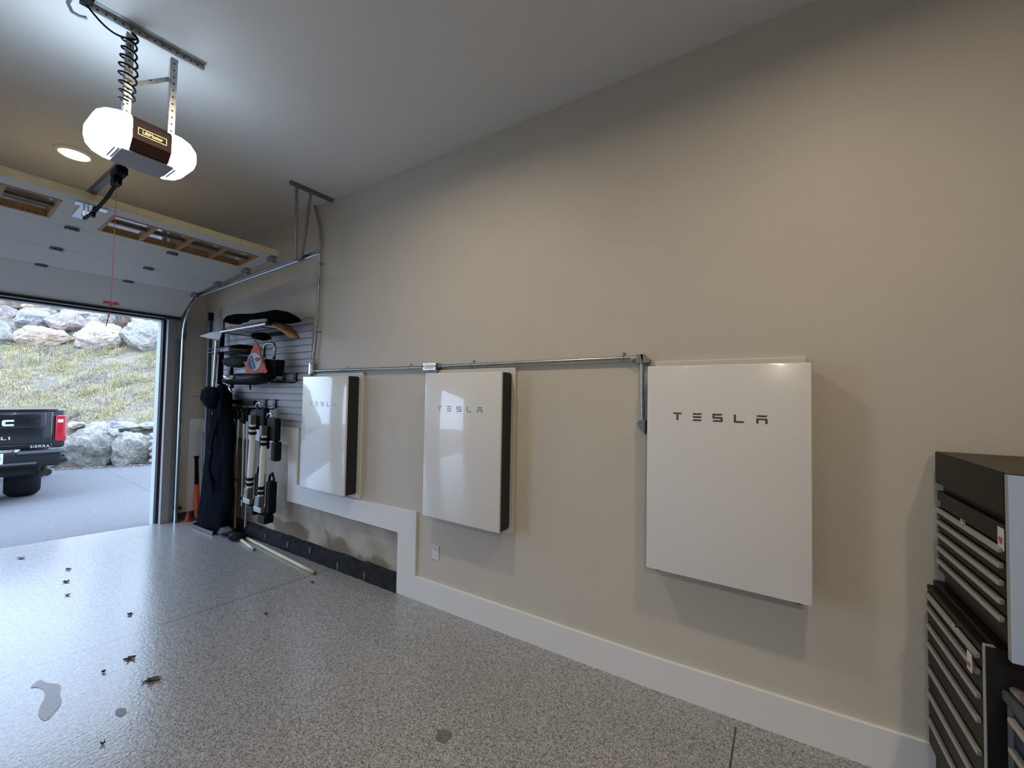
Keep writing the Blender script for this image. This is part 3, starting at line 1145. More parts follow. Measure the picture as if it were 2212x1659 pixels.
tag(MB(tuple(hk[0])).tube(hk, 0.009, 8).build('ceiling_hook', mat('pale_hook_plastic', (0.5, 0.52, 0.58), 0.5), None, smooth=True),
    'pale curved hook on the ceiling at the end of the opener bracket', 'hook')

# red release cord
cx_, cy_ = -3.118, YU - 0.012
r = thing('release_cord', (cx_, cy_, 2.29), 'red emergency release cord with round handle hanging below the opener rail', 'cord')
o = tuple(r.location)
MB(o).cyl((cx_, cy_, 2.30), (cx_, cy_, 3.1195), 0.0020, n=6).build('rope', mat('faded_red_rope', (0.42, 0.12, 0.10), 0.7), r)
MB(o).lathe((cx_, cy_, 2.29), [(0.012, 0.014), (0.038, 0.010), (0.040, -0.004), (0.014, -0.010)], 18).build('handle', mat('red_handle', (0.30, 0.012, 0.015), 0.4), r, smooth=True, auto=40)
MB(o).tube([(cx_, cy_, 2.281), (cx_ - 0.01, cy_ - 0.004, 2.22), (cx_ - 0.03, cy_ - 0.012, 2.14)], 0.0028, 6).build('tail', REDP, r)

# ================================================================== SLATTED BOARD
SX0, SX1, SZ0, SZ1 = -6.02, -3.650, 1.3175, 2.568
NSL = 16
ph = (SZ1 - SZ0) / NSL
prof = [(-0.001, SZ0)]
for k in range(NSL):
    a = SZ0 + k * ph
    prof += [(-0.018, a), (-0.019, a + 0.002), (-0.019, a + ph - 0.016), (-0.018, a + ph - 0.014), (-0.002, a + ph - 0.014), (-0.002, a + ph)]
prof.append((-0.001, SZ1))
mb = MB((SX0, 0, SZ0))
mb.prism([(SX0, y, z) for y, z in prof], (SX1 - SX0, 0, 0))
slat = tag(mb.build('slatwall_panel', GREYSLAT), 'grey slatted wall board behind the hanging sports gear', 'slatted board')

NAVY = mat('navy_cloth', (0.004, 0.006, 0.011), 1.0, spec=0.03, bump=0.4, bscale=30)
DKCL = mat('black_cloth', (0.004, 0.0045, 0.006), 1.0, spec=0.04, bump=0.4, bscale=30)
ALU = mat('silver_tube', (0.62, 0.63, 0.64), 0.25, 0.95)
ORNG = mat('orange_cloth', (0.55, 0.075, 0.015), 0.7, bump=0.15, bscale=20)
ORNP = mat('orange_plastic', (0.62, 0.09, 0.02), 0.4)
WIRE = mat('black_wire', (0.012, 0.012, 0.014), 0.4)


def S(px, py, y=-0.2):
    return at(px, py, y=y)


def blob(mbx, sections, n=14, axis=None):
    """loft of ellipses: (centre, half vector a, half vector b)"""
    rings = []
    for (c, a, b) in sections:
        c, a, b = Vector(c), Vector(a), Vector(b)
        rings.append([mbx.bm.verts.new(c + a * math.cos(2 * math.pi * k / n) + b * math.sin(2 * math.pi * k / n)) for k in range(n)])
    fs = []
    for A, B in zip(rings, rings[1:]):
        fs += [mbx.bm.faces.new((A[i], A[(i + 1) % n], B[(i + 1) % n], B[i])) for i in range(n)]
    fs += [mbx.bm.faces.new(rings[0][::-1]), mbx.bm.faces.new(rings[-1])]
    bmesh.ops.recalc_face_normals(mbx.bm, faces=fs)
    return mbx


def wire_rack(name, x0, x1, z, depth, label, n, drop=0.06):
    r_ = thing(name, ((x0 + x1) / 2, -0.02, z), label, 'wire rack')
    oo = tuple(r_.location)
    yf = -0.022 - depth
    MB(oo).tube([(x0, -0.024, z), (x0, yf, z), (x1, yf, z), (x1, -0.024, z)], 0.005, 6).build('rim', WIRE, r_)
    MB(oo).tube([(x0, -0.024, z + drop), (x0, yf, z + drop), (x1, yf, z + drop), (x1, -0.024, z + drop)], 0.004, 6).build('guard_rail', WIRE, r_)
    for k in range(n):
        x = x0 + (x1 - x0) * (k + 0.5) / n
        MB(oo).tube([(x, -0.024, z), (x, yf, z), (x, yf, z + drop)], 0.0028, 5).build('wire', WIRE, r_)
    MB(oo).box(x0, x1, -0.023, -0.0195, z - 0.03, z + 0.02).build('back_rail', BLACK, r_)
    return r_


# upper rack with its load
zsh = 2.425
wire_rack('wire_rack', -4.98, -4.05, zsh, 0.34, 'black wire rack high on the slatted board under the dark bag', 12, 0.05)
mb = MB((-4.4, -0.2, zsh + 0.055))
secs_ = []
pl_ = [(503, 697, 0.035), (507, 692, 0.06), (520, 689, 0.06), (540, 688.5, 0.055), (560, 688, 0.055), (582, 687, 0.075), (600, 686, 0.09), (618, 688, 0.08), (628, 690, 0.05), (631, 692, 0.02)]
for (px, py, h) in pl_:
    c = S(px, py, -0.19)
    secs_.append((c + Vector((0, 0, 0.01)), (0, 0.11, 0), (0, 0, h * 0.85)))
blob(mb, secs_, 16)
tag(mb.build('duffel_bag', DKCL, None, smooth=True), 'long dark bag lying on top of the upper wire rack', 'bag')
# pale board and the grey shaft in front
a, b, c, d = S(525, 704, -0.33), S(572, 697, -0.33), S(573, 688, -0.33), S(540, 691, -0.33)
tag(MB(tuple(a)).prism([a, b, c, d], (0, 0.025, 0), bev=0.004).build('flat_box', mat('pale_grey_card', (0.42, 0.40, 0.38), 0.7)),
    'pale grey flat box leaning at the front of the dark bag', 'box')
r = thing('paddle', tuple(S(480, 716, -0.345)), 'paddle with silver shaft lying along the rack, dark pointed blade sticking out left', 'paddle')
o = tuple(r.location)
p0, p1 = S(577, 699, -0.36), S(478, 717, -0.36)
MB(o).cyl(p0, p1, 0.018, n=12).build('shaft', ALU, r, smooth=True, auto=40)
t0, t1, t2, t3 = S(478, 713, -0.36), S(427, 726, -0.36), S(452, 732, -0.36), S(474, 735, -0.36)
MB(o).prism([t0, S(455, 717, -0.36), t1, t2, t3, S(479, 722, -0.36)], (0, 0.022, 0), bev=0.006).build('blade', mat('dark_blade_plastic', (0.022, 0.026, 0.032), 0.35, spec=0.3), r)
MB(o).cyl(p0, p0.lerp(p1, -0.05), 0.024, n=12).build('grip', BLACK, r)
# two curved timber boards
for k, (off, lab) in enumerate(((0.0, 'curved varnished timber board hanging over the rack end, front one'), (0.075, 'curved dark timber board behind the front one on the rack end'))):
    pts_ = [(556, 704), (575, 702), (595, 706), (612, 715), (625, 724), (635, 732)] if k == 0 else [(590, 700), (606, 701), (618, 706), (628, 715), (634, 723), (639, 731)]
    yy = -0.30 + off
    rows_ = []
    for (px, py) in pts_:
        q = S(px, py, yy)
        rows_.append([q + Vector((0, -0.035, 0)), q + Vector((0, 0.035, 0))])
    mb = MB(tuple(S(*pts_[0], yy)))
    mb.grid(rows_, thick=(0.012, 0, 0.016))
    tag(mb.build('timber_board', mat('varnished_timber' if k == 0 else 'dark_timber', (0.38, 0.22, 0.08) if k == 0 else (0.12, 0.055, 0.02), 0.4, var=0.2, scale=20, stretch=(2, 20, 2)), None, smooth=True), lab, 'board')
# dark clutter hanging below the upper rack
mb = MB(tuple(S(560, 725, -0.2)))
blob(mb, [(S(548, 727, -0.2), (0, 0.04, 0), (0, 0, 0.01)), (S(556, 726, -0.2), (0, 0.07, 0), (0, 0, 0.04)), (S(568, 727, -0.2), (0, 0.07, 0), (0, 0, 0.05)), (S(580, 730, -0.2), (0, 0.04, 0), (0, 0, 0.015))], 12)
tag(mb.build('dark_glove', DKCL, None, smooth=True), 'dark glove hanging beneath the upper wire rack', 'glove')

# lower small rack with white box and grey bag
c0, c1 = S(478, 761, -0.03), S(548, 768, -0.03)
wire_rack('wire_rack', -5.60, -4.95, 2.215, 0.26, 'small black wire rack left of the orange pennant', 8, 0.05)
a = S(472, 757, -0.27)
xb0, xb1 = S(471, 757, -0.27).x, S(489.5, 757, -0.27).x
zt, zb_ = S(480, 751, -0.27).z, S(480, 775, -0.27).z
r = thing('white_box', ((xb0 + xb1) / 2, -0.15, 2.225), 'white box with dark lid standing on the small wire rack', 'box')
o = tuple(r.location)
MB(o).box(xb0, xb1, -0.255, -0.045, 2.222, zt, bev=0.004).build('box_body', mat('white_card', (0.62, 0.62, 0.66), 0.6), r)
MB(o).box(xb0 - 0.01, xb1 + 0.30, -0.255, -0.045, zt + 0.001, zt + 0.022, bev=0.004).build('dark_lid', DKCL, r)
mb = MB(tuple(S(520, 782, -0.15)))
blob(mb, [(S(488, 783, -0.15), (0, 0.03, 0), (0, 0, 0.02)), (S(495, 782, -0.15), (0, 0.08, 0), (0, 0, 0.06)), (S(515, 782, -0.15), (0, 0.09, 0), (0, 0, 0.075)), (S(532, 781, -0.15), (0, 0.08, 0), (0, 0, 0.065)), (S(540, 780, -0.15), (0, 0.03, 0), (0, 0, 0.02))], 14)
tag(mb.build('grey_green_bag', mat('grey_green_cloth', (0.025, 0.031, 0.03), 0.8, spec=0.15, bump=0.4, bscale=25), None, smooth=True), 'grey green bag hanging under the small wire rack', 'bag')

# orange pennant with the round emblem
yF = -0.245
poly = [(552, 737), (557, 744), (563, 765), (569, 785), (577, 803), (570, 808), (550, 811), (531, 812), (529, 790), (526, 781), (533, 781), (536, 775), (543, 757)]
r = thing('orange_pennant', tuple(S(552, 737, yF)), 'orange triangular pennant with round white and blue emblem', 'pennant')
o = tuple(r.location)
P3 = [S(px, py, yF) for px, py in poly]
MB(o).prism(P3, (0, 0.012, 0), bev=0.003).build('cloth', ORNG, r)


def epoly(cx_, cy_, rx, ry, a0=0, a1=360, n=36, rot=0.0):
    res = []
    for k in range(n):
        t = math.radians(a0 + (a1 - a0) * k / (n - 1 if a1 - a0 < 360 else n))
        res.append((cx_ + rx * math.cos(t), cy_ + ry * math.sin(t)))
    return res


def emb(pp, y, name, m, dep=0.0012):
    return MB(o).prism([S(px, py, y) for px, py in pp], (0, -dep, 0)).build(name, m, r)


EBLUE = mat('emblem_blue', (0.012, 0.035, 0.13), 0.7)
EWHT = mat('emblem_white', (0.50, 0.50, 0.52), 0.7)
EORG = mat('emblem_orange', (0.42, 0.045, 0.02), 0.7)
emb(epoly(549.5, 781, 15.5, 20.5), yF, 'emblem_ring', EBLUE)
emb(epoly(549.5, 781, 14.6, 19.4), yF - 0.0013, 'emblem_rim', EWHT)
emb([(543, 766), (539, 770), (536.5, 777), (535.5, 785), (537, 792), (541, 797), (547, 798), (552, 795), (551, 788), (548, 780), (546, 771)], yF - 0.0026, 'emblem_band', EBLUE)
emb([(550, 776), (553, 772), (558, 772.5), (563, 773), (560.5, 778.5), (557.5, 781), (553.5, 780.5)], yF - 0.0026, 'emblem_drop_edge', EBLUE)
emb([(552.5, 776), (555, 773.8), (559.5, 774), (557.6, 778), (554.5, 779)], yF - 0.0039, 'emblem_drop', EORG)
pA, pB = S(540.5, 769, yF - 0.004), S(547, 795, yF - 0.004)
ex = (pB - pA).normalized()
ey = Vector((0, -1, 0)).cross(ex) * -1
ey = Vector((-ex.z, 0, ex.x)) * 1.0
text_mesh('emblem_lettering', 'OILERS', 0.052, EWHT, r, Matrix.Translation(-Vector(o)) @ frame((pA + pB) / 2, ex, ey), depth=0.0006, sx=1.1)
MB(o).tube([S(552, 738, yF), S(553, 731, -0.12), S(553, 731, -0.024)], 0.004, 6).build('hanging_wire', WIRE, r)

# silver handled trolley hanging by the pennant
r = thing('folding_hand_cart', tuple(S(588, 790, -0.16)), 'folded hand cart with silver U handle hanging right of the orange pennant', 'hand cart')
o = tuple(r.location)
hp = [(571, 773), (572, 748), (575, 743), (585, 741), (592, 743), (594, 750), (592, 776)]
MB(o).tube([S(*q, -0.15) for q in hp], 0.014, 8).build('handle_tube', ALU, r, smooth=True)
MB(o).prism([S(570, 775, -0.19), S(597, 777, -0.19), S(594, 812, -0.19), S(577, 812, -0.19)], (0, 0.10, 0), bev=0.012).build('cart_body', BLACKM, r)
MB(o).tube([S(585, 812, -0.15), S(583.5, 829, -0.15)], [0.020, 0.012], 8).build('cart_foot', GALVD, r)
# dark boat-shaped tray
mb = MB(tuple(S(545, 822, -0.2)))
sec = []
for (px, py, h, dd) in ((487, 823, 0.02, 0.05), (500, 820, 0.075, 0.10), (520, 819, 0.085, 0.13), (545, 819, 0.085, 0.13), (565, 817, 0.075, 0.12), (580, 813, 0.06, 0.09), (586, 811, 0.02, 0.04)):
    sec.append((S(px, py, -0.19), (0, dd, 0), (0, 0, h * 0.85)))
blob(mb, sec, 14)
tag(mb.build('dark_saddle_bag', BLACK, None, smooth=True), 'shiny black boat-shaped case hanging just below the orange pennant', 'case')
r = thing('black_bracket', tuple(S(541, 838, -0.1)), 'black hook bracket hanging under the black boat-shaped case', 'bracket')
MB(tuple(r.location)).tube([S(540, 828, -0.024), S(540, 829, -0.12), S(541, 842, -0.12)], 0.010, 6).build('arm', BLACK, r)
# steel cup-like bell
mb = MB(tuple(S(497, 815, -0.28)))
mb.lathe(S(500, 818, -0.30), [(0.02, -0.02), (0.075, -0.005), (0.085, 0.03), (0.080, 0.035)], 18)
tag(mb.build('steel_bowl', CHROME, None, smooth=True), 'small shiny steel bowl at the left end of the black case', 'bowl')
# bicycle-pump like black stick
r = thing('black_clamp', tuple(S(502, 825, -0.2)), 'black clamp with silver end hanging left of the black case', 'clamp')
o = tuple(r.location)
MB(o).tube([S(501, 793, -0.22), S(499, 815, -0.22), S(502, 838, -0.22)], [0.016, 0.028, 0.018], 8).build('clamp_arm', BLACK, r, smooth=True)
MB(o).cyl(S(496, 838, -0.22), S(500, 846, -0.22), 0.014, n=8).build('clamp_tip', ALU, r)

# double hooks on the slats
hk_ = [((612, 815), 'black wall hook nearest the orange pennant on the middle slats'), ((637, 815), 'black wall hook on the middle slats beside the furthest battery cabinet'),
       ((572, 872), 'black wall hook on the lower slats above the left white bar'), ((593, 872), 'black wall hook on the lower slats above the right white bar')]
hook0 = None
for (px, py), lb in hk_:
    q = S(px, py, -0.022)
    if hook0 is None:
        r = thing('wall_hook', tuple(q), lb, 'hook', 'black hooks on the slatted board')
        o = tuple(q)
        MB(o).box(q.x - 0.030, q.x + 0.030, -0.026, -0.0195, q.z - 0.055, q.z + 0.055, bev=0.006).build('hook_plate', mat('hook_grey_plate', (0.13, 0.13, 0.14), 0.5), r)
        MB(o).tube([(q.x + 0.045, -0.030, q.z + 0.05), (q.x + 0.045, -0.030, q.z - 0.045), (q.x + 0.035, -0.05, q.z - 0.062), (q.x + 0.02, -0.15, q.z - 0.062), (q.x + 0.015, -0.21, q.z - 0.055), (q.x + 0.012, -0.22, q.z - 0.03)], 0.008, 7).build('prong', BLACK, r)
        MB(o).cyl((q.x, -0.026, q.z - 0.015), (q.x, -0.030, q.z - 0.015), 0.010, n=10).build('screw', BLACK, r)
        hook0 = r
    else:
        c = copy_tree(hook0)
        c.location = q
        c['label'] = lb

# roof-rack bars: white tube, black clamps and feet
def rack_bar(ptop, pbot, label, yb):
    a, b = S(*ptop, yb), S(*pbot, yb)
    r_ = thing('roof_rack_bar', tuple(b), label, 'rack bar', 'white roof rack bars against the concrete')
    oo = tuple(r_.location)
    d = (a - b)
    MB(oo).cyl(a, b, 0.030, n=18).build('white_tube', mat('white_tube_paint', (0.90, 0.92, 0.93), 0.3), r_, smooth=True, auto=40)
    for t in (0.945, 0.865, 0.135, 0.055):
        q = b + d * t
        k = MB(oo).cyl(q - d.normalized() * 0.016, q + d.normalized() * 0.016, 0.039, n=16)
        k.box(q.x - 0.075, q.x - 0.03, q.y - 0.02, q.y + 0.02, q.z - 0.016, q.z + 0.016, bev=0.005)
        k.build('clamp_band', BLACK, r_)
    # head and foot brackets
    MB(oo).box(a.x - 0.05, a.x + 0.012, yb - 0.035, yb + 0.03, a.z + 0.001, a.z + 0.11, bev=0.008).build('head_block', mat('grey_casting', (0.16, 0.17, 0.18), 0.4, 0.3), r_)
    MB(oo).box(a.x - 0.03, a.x + 0.17, yb + 0.031, yb + 0.10, a.z - 0.06, a.z + 0.20, bev=0.02).build('head_mount', BLACK, r_)
    MB(oo).tube([a + Vector((-0.02, 0.03, 0.205)), a + Vector((0.0, 0.03, 0.25)), a + Vector((0.08, 0.03, 0.255)), a + Vector((0.10, 0.04, 0.20))], 0.010, 7).build('head_lever', CHROME, r_, smooth=True)
    MB(oo).box(a.x + 0.10, a.x + 0.20, yb + 0.02, yb + 0.10, a.z - 0.28, a.z - 0.061, bev=0.02).build('hook_arm', BLACK, r_)
    MB(oo).prism([(b.x - 0.055, yb - 0.035, b.z - 0.001), (b.x + 0.035, yb - 0.035, b.z - 0.001), (b.x + 0.025, yb - 0.035, b.z - 0.12), (b.x - 0.075, yb - 0.035, b.z - 0.12)], (0, 0.065, 0), bev=0.008).build('foot_block', mat('grey_casting', (0.16, 0.17, 0.18), 0.4, 0.3), r_)
    MB(oo).box(b.x + 0.045, b.x + 0.15, yb + 0.02, yb + 0.11, b.z - 0.20, b.z + 0.17, bev=0.025).build('foot_mount', BLACK, r_)
    MB(oo).tube([b + Vector((0.04, 0.06, 0.10)), b + Vector((0.07, 0.06, 0.23)), b + Vector((0.12, 0.06, 0.26)), b + Vector((0.155, 0.06, 0.20)), b + Vector((0.15, 0.06, 0.10))], 0.012, 7).build('foot_loop', BLACK, r_, smooth=True)
    MB(oo).box(b.x - 0.12, b.x + 0.05, yb - 0.02, yb + 0.04, b.z - 0.19, b.z - 0.125, bev=0.01).build('foot_jaw', GALVD, r_)
    MB(oo).box(b.x - 0.03, b.x + 0.13, yb - 0.015, yb + 0.09, b.z - 0.30, b.z - 0.205, bev=0.015).build('foot_pad', BLACK, r_)
    return r_


rack_bar((547, 917), (539, 1053), 'white roof rack bar with black clamps, left one of the pair', -0.21)
rack_bar((571, 941), (563, 1071), 'white roof rack bar with black clamps, right one nearer the battery cabinet', -0.20)

# ski poles and slim steel rods hanging behind
sp = [((507, 882), (499, 1049), 'silver ski pole with black grip beside the black ski bag', 0.985 - 0.62),
      ((517, 884), (507, 1050), 'silver ski pole with black grip, second one from the black ski bag', 0.28),
      ((528, 888), (522, 1093), 'silver ski pole with black grip, third one from the black ski bag', 0.10),
      ((536, 884), (530, 1080), 'silver ski pole nearest the left white bar', 0.10)]
pole_tops = []
for i, (a, b, lb, bt) in enumerate(sp):
    yy = -0.095
    A, B = S(*a, yy), S(*b, yy)
    pole_tops.append(A)
    r = thing('ski_pole', tuple(B), lb, 'ski pole', 'ski poles hanging under the slatted board')
    o = tuple(r.location)
    d = B - A
    MB(o).cyl(A + d * 0.135, B, 0.011, 0.007, n=10).build('shaft', ALU, r, smooth=True, auto=40)
    MB(o).tube([A, A + d * 0.03, A + d * 0.08, A + d * 0.134], [0.016, 0.024, 0.019, 0.017], 9).build('grip', BLACK, r, smooth=True)
    MB(o).tube([A, A + Vector((0.04, -0.01, 0.02)), A + Vector((0.06, -0.01, -0.10)), A + Vector((0.02, -0.01, -0.02))], 0.007, 6).build('wrist_strap', DKCL, r)
    q = B - d * 0.08
    MB(o).lathe(q, [(0.010, 0.02), (0.040, 0.004), (0.042, 0.0), (0.012, -0.012)], 12).build('basket', BLACK, r)
for (a, b, lb) in (((513, 925), (508, 1141), 'brown wooden rod behind the ski poles'), ((538, 990), (530, 1138), 'thin steel rod left of the left white bar')):
    A, B = S(*a, -0.09), S(*b, -0.09)
    tag(MB(tuple(B)).cyl(A, B, 0.013, n=10).build('slim_rod', mat('brown_rod_wood', (0.16, 0.10, 0.06), 0.5) if 'brown' in lb else GALVD, None, smooth=True, auto=40), lb, 'rod')
mb = MB(tuple(S(515, 880, -0.1)))
A = S(500, 868, -0.06)
r = thing('tool_rack', (A.x, -0.02, A.z), 'black rack bar on the slats that holds the ski poles', 'rack')
MB(tuple(r.location)).box(S(499, 868, -0.06).x, S(547, 868, -0.06).x, -0.05, -0.0195, A.z - 0.03, A.z + 0.03, bev=0.008).build('rack_bar', BLACK, r)
for q in pole_tops:
    MB(tuple(r.location)).box(q.x - 0.014, q.x + 0.014, -0.135, -0.0195, q.z + 0.001, q.z + 0.022, bev=0.004).build('rack_finger', BLACK, r)

# black ski bag standing in the corner
mb = MB(tuple(fl(470, 1140)))
lv = [(474, 489, 829), (468, 492, 845), (463, 496, 870), (461, 499, 900), (456, 502, 940), (449, 503, 985), (443, 501, 1030), (438, 498, 1075), (434, 493, 1110), (431, 487, 1128), (430, 482, 1137)]
sec = []
yb = -0.155
for i, (xl, xr, py) in enumerate(lv):
    a, b = S(xl, py, yb), S(xr, py, yb)
    c = (a + b) / 2
    hw_ = (b - a).length / 2
    wob = 0.008 * math.sin(i * 2.1)
    sec.append((c + Vector((0, wob, 0)), (hw_ * (0.35 if i == 0 else 1), 0, 0), (0, 0.085 if 0 < i else 0.03, 0)))
r = thing('ski_bag', tuple(fl(470, 1140)), 'tall black ski bag standing in the corner by the door', 'bag')
o = tuple(r.location)
mb = MB(o)
blob(mb, sec, 18)
bm = mb.bm
bmesh.ops.subdivide_edges(bm, edges=bm.edges[:], cuts=2, use_grid_fill=True)
for v in bm.verts:
    nn = noise.noise(Vector((v.co.x * 14, v.co.y * 14, v.co.z * 4)))
    v.co += Vector((0.010 * nn, 0.022 * noise.noise(Vector((v.co.x * 16 + 7, v.co.y * 9, v.co.z * 3.5))), 0))
mb.build('bag_body', NAVY, r, smooth=True)
MB(o).tube([S(471, 905, yb - 0.093), S(458, 960, yb - 0.098), S(452, 1010, yb - 0.098), S(462, 1060, yb - 0.100)], 0.010, 6).build('strap', DKCL, r, smooth=True)
for (px, py) in ((455, 980), (459, 893)):
    q = S(px, py, yb - 0.098)
    MB(o).box(q.x - 0.008, q.x + 0.008, q.y - 0.004, q.y + 0.004, q.z - 0.018, q.z + 0.018).build('zip_pull', CHROME, r)

# long poles in the corner
def pole(name, a, b, y0, y1, rad, m, lab, cat, grip=None):
    A, B = S(*a, y0), S(*b, y1)
    r_ = thing(name, tuple(B), lab, cat)
    oo = tuple(B)
    if grip:
        G = A.lerp(B, grip)
        MB(oo).cyl(A, G, rad * 1.3, n=10).build('grip', BLACK, r_, smooth=True, auto=40)
        A = G
    MB(oo).cyl(A, B, rad, n=12).build('shaft', m, r_, smooth=True, auto=40)
    return r_


DBLUE = mat('dark_blue_metal', (0.05, 0.07, 0.10), 0.4, 0.3)
pole('long_pole', (456, 676), (440, 1120), -0.10, -0.16, 0.026, DBLUE, 'dark blue pole with black top standing in the corner left of the slats', 'pole', 0.04)
pole('silver_pole', (468.5, 736), (461.5, 836), -0.30, -0.30, 0.017, ALU, 'short silver pole hanging below the paddle blade', 'pole')
pole('wooden_stick', (484, 690), (476, 900), -0.06, -0.08, 0.015, mat('red_brown_wood', (0.14, 0.06, 0.045), 0.5), 'red brown wooden stick in the corner beside the paddle shaft', 'stick')
pole('dark_stick', (481, 716), (474, 830), -0.12, -0.12, 0.026, BLACKM, 'thick black stick upright beside the silver pole', 'stick')
r = thing('folded_umbrella', tuple(S(455, 855, -0.38)), 'folded dark umbrella hanging in the corner with its thin tip pointing left', 'umbrella')
o = tuple(r.location)
MB(o).tube([S(420, 854.5, -0.38), S(438, 857, -0.38)], 0.009, 6).build('tip', BLACK, r)
mb = MB(o)
sec = []
for (xl, xr, py, dd) in ((446, 466, 836, 0.03), (439, 470, 843, 0.05), (436, 470, 854, 0.06), (438, 468, 864, 0.06), (444, 466, 874, 0.05), (452, 462, 883, 0.03)):
    p_, q_ = S(xl, py, -0.38), S(xr, py, -0.38)
    sec.append(((p_ + q_) / 2, ((q_ - p_).length / 2, 0, 0), (0, dd, 0)))
blob(mb, sec, 14)
bmesh.ops.subdivide_edges(mb.bm, edges=mb.bm.edges[:], cuts=1, use_grid_fill=True)
for v in mb.bm.verts:
    v.co += Vector((0.012 * noise.noise(v.co * 22), 0.015 * noise.noise(v.co * 17), 0.012 * noise.noise(v.co * 19)))
mb.build('canopy', NAVY, r, smooth=True)

# orange and black bat against the door wall
A, M_, B = at(424.5, 985, x=-6.33), at(425, 1046, x=-6.30), at(426, 1119, x=-6.24)
r = thing('bat', tuple(B), 'bat with black handle and orange barrel leaning against the door wall', 'bat')
o = tuple(r.location)
MB(o).tube([A, A.lerp(M_, 0.06), A.lerp(M_, 0.1), M_], [0.030, 0.030, 0.022, 0.026], 12).build('handle', BLACKM, r, smooth=True, auto=40)
MB(o).tube([M_, M_.lerp(B, 0.4), M_.lerp(B, 0.96), B], [0.029, 0.034, 0.034, 0.022], 14).build('barrel', ORNP, r, smooth=True, auto=40)
q = at(406, 1128, x=-6.28)
mb = MB((q.x, q.y, fz(q.x)))
mb.lathe((q.x, q.y, fz(q.x)), [(0.055, 0.001), (0.055, 0.012), (0.040, 0.014), (0.012, 0.13)], 16)
tag(mb.build('marker_cone', mat('dark_orange_plastic', (0.36, 0.05, 0.02), 0.5), None), 'small dark orange marker cone on the floor by the door track', 'cone')

# flat black tray on the floor and the dark cloth behind it
pt = [(415, 1140), (438, 1130), (476, 1131), (487, 1143), (459, 1157), (451, 1155)]
r = thing('floor_tray', tuple(fl(455, 1150)), 'flat black rubber tray on the floor in front of the ski bag', 'tray')
o = tuple(r.location)
P_ = [fl(*q) + Vector((0, 0, 0.001)) for q in pt]
MB(o).prism(P_, (0, 0, 0.035), bev=0.006).build('tray_base', mat('black_rubber', (0.022, 0.026, 0.032), 0.35), r)
cc = sum(P_, Vector()) / len(P_)
rim = [p + Vector((0, 0, 0.042)) for p in P_]
MB(o).tube(rim + [rim[0]], 0.010, 6).build('rim', mat('black_rubber', (0.022, 0.026, 0.032), 0.35), r)
for (px, py, w_, h_, lb, nm, ct) in ((492, 1128, 0.13, 0.11, 'crumpled dark olive bag on the floor between ski bag and kerb', 'crumpled_bag', 'bag'),
                                     (514, 1134, 0.11, 0.085, 'black gear case on the floor under the left white bar', 'gear_case', 'case')):
    q = S(px, py + 12, -0.15)
    q.z = fz(q.x)
    mb = MB(tuple(q))
    mb.rock(q + Vector((0, 0, h_ * 0.55)), [Vector((w_, 0, 0)), Vector((0, 0.10, 0)), Vector((0, 0, h_ * 0.56))], int(px), sub=3, cuts=9, rough=0.10)
    tag(mb.build(nm, mat('dark_olive_cloth', (0.028, 0.026, 0.024), 0.7, bump=0.5, bscale=18) if nm == 'crumpled_bag' else BLACK, None, smooth=True, auto=35), lb, ct)

# two pale sticks on the floor
def floor_stick(a, b, rad, lab):
    A, B = fl(*a), fl(*b)
    A.y, B.y = min(A.y, -0.06), min(B.y, -0.06)
    A.z, B.z = fz(A.x) + rad, fz(B.x) + rad
    r_ = thing('bamboo_stick', tuple(B), lab, 'stick', 'pale sticks on the floor')
    MB(tuple(B)).tube([A.lerp(B, k / 8) for k in range(9)], [rad * (1 + 0.10 * (k % 2)) for k in range(9)], 9).build('cane', mat('pale_cane', (0.62, 0.58, 0.40), 0.5, var=0.12, scale=25), r_, smooth=True)
    MB(tuple(B)).cyl(B, B + (B - A).normalized() * 0.012, rad * 0.98, n=9).build('cut_end', mat('brown_cut_end', (0.14, 0.09, 0.04), 0.8), r_)


floor_stick((512, 1152), (679, 1241), 0.016, 'long pale cane lying on the floor along the black kerb')
floor_stick((490, 1146), (549, 1190), 0.016, 'short pale cane lying on the floor left of the long one')

# ================================================================== TOOL CHEST AND CABINET
TBLK = mat('black_chest_paint', (0.010, 0.009, 0.0065), 0.45, var=0.2, scale=3, bump=0.03, bscale=80, spec=0.2)
TBLKD = mat('black_chest_recess', (0.006, 0.006, 0.006), 0.6)
PULL = mat('drawer_pull_alloy', (0.40, 0.385, 0.33), 0.42, 0.35)
EDGE = mat('chest_edge_trim', (0.36, 0.37, 0.34), 0.4, 0.3)
SIDEP = mat('pale_blue_steel_side', (0.48, 0.60, 0.78), 0.3, 0.0, coat=0.5)


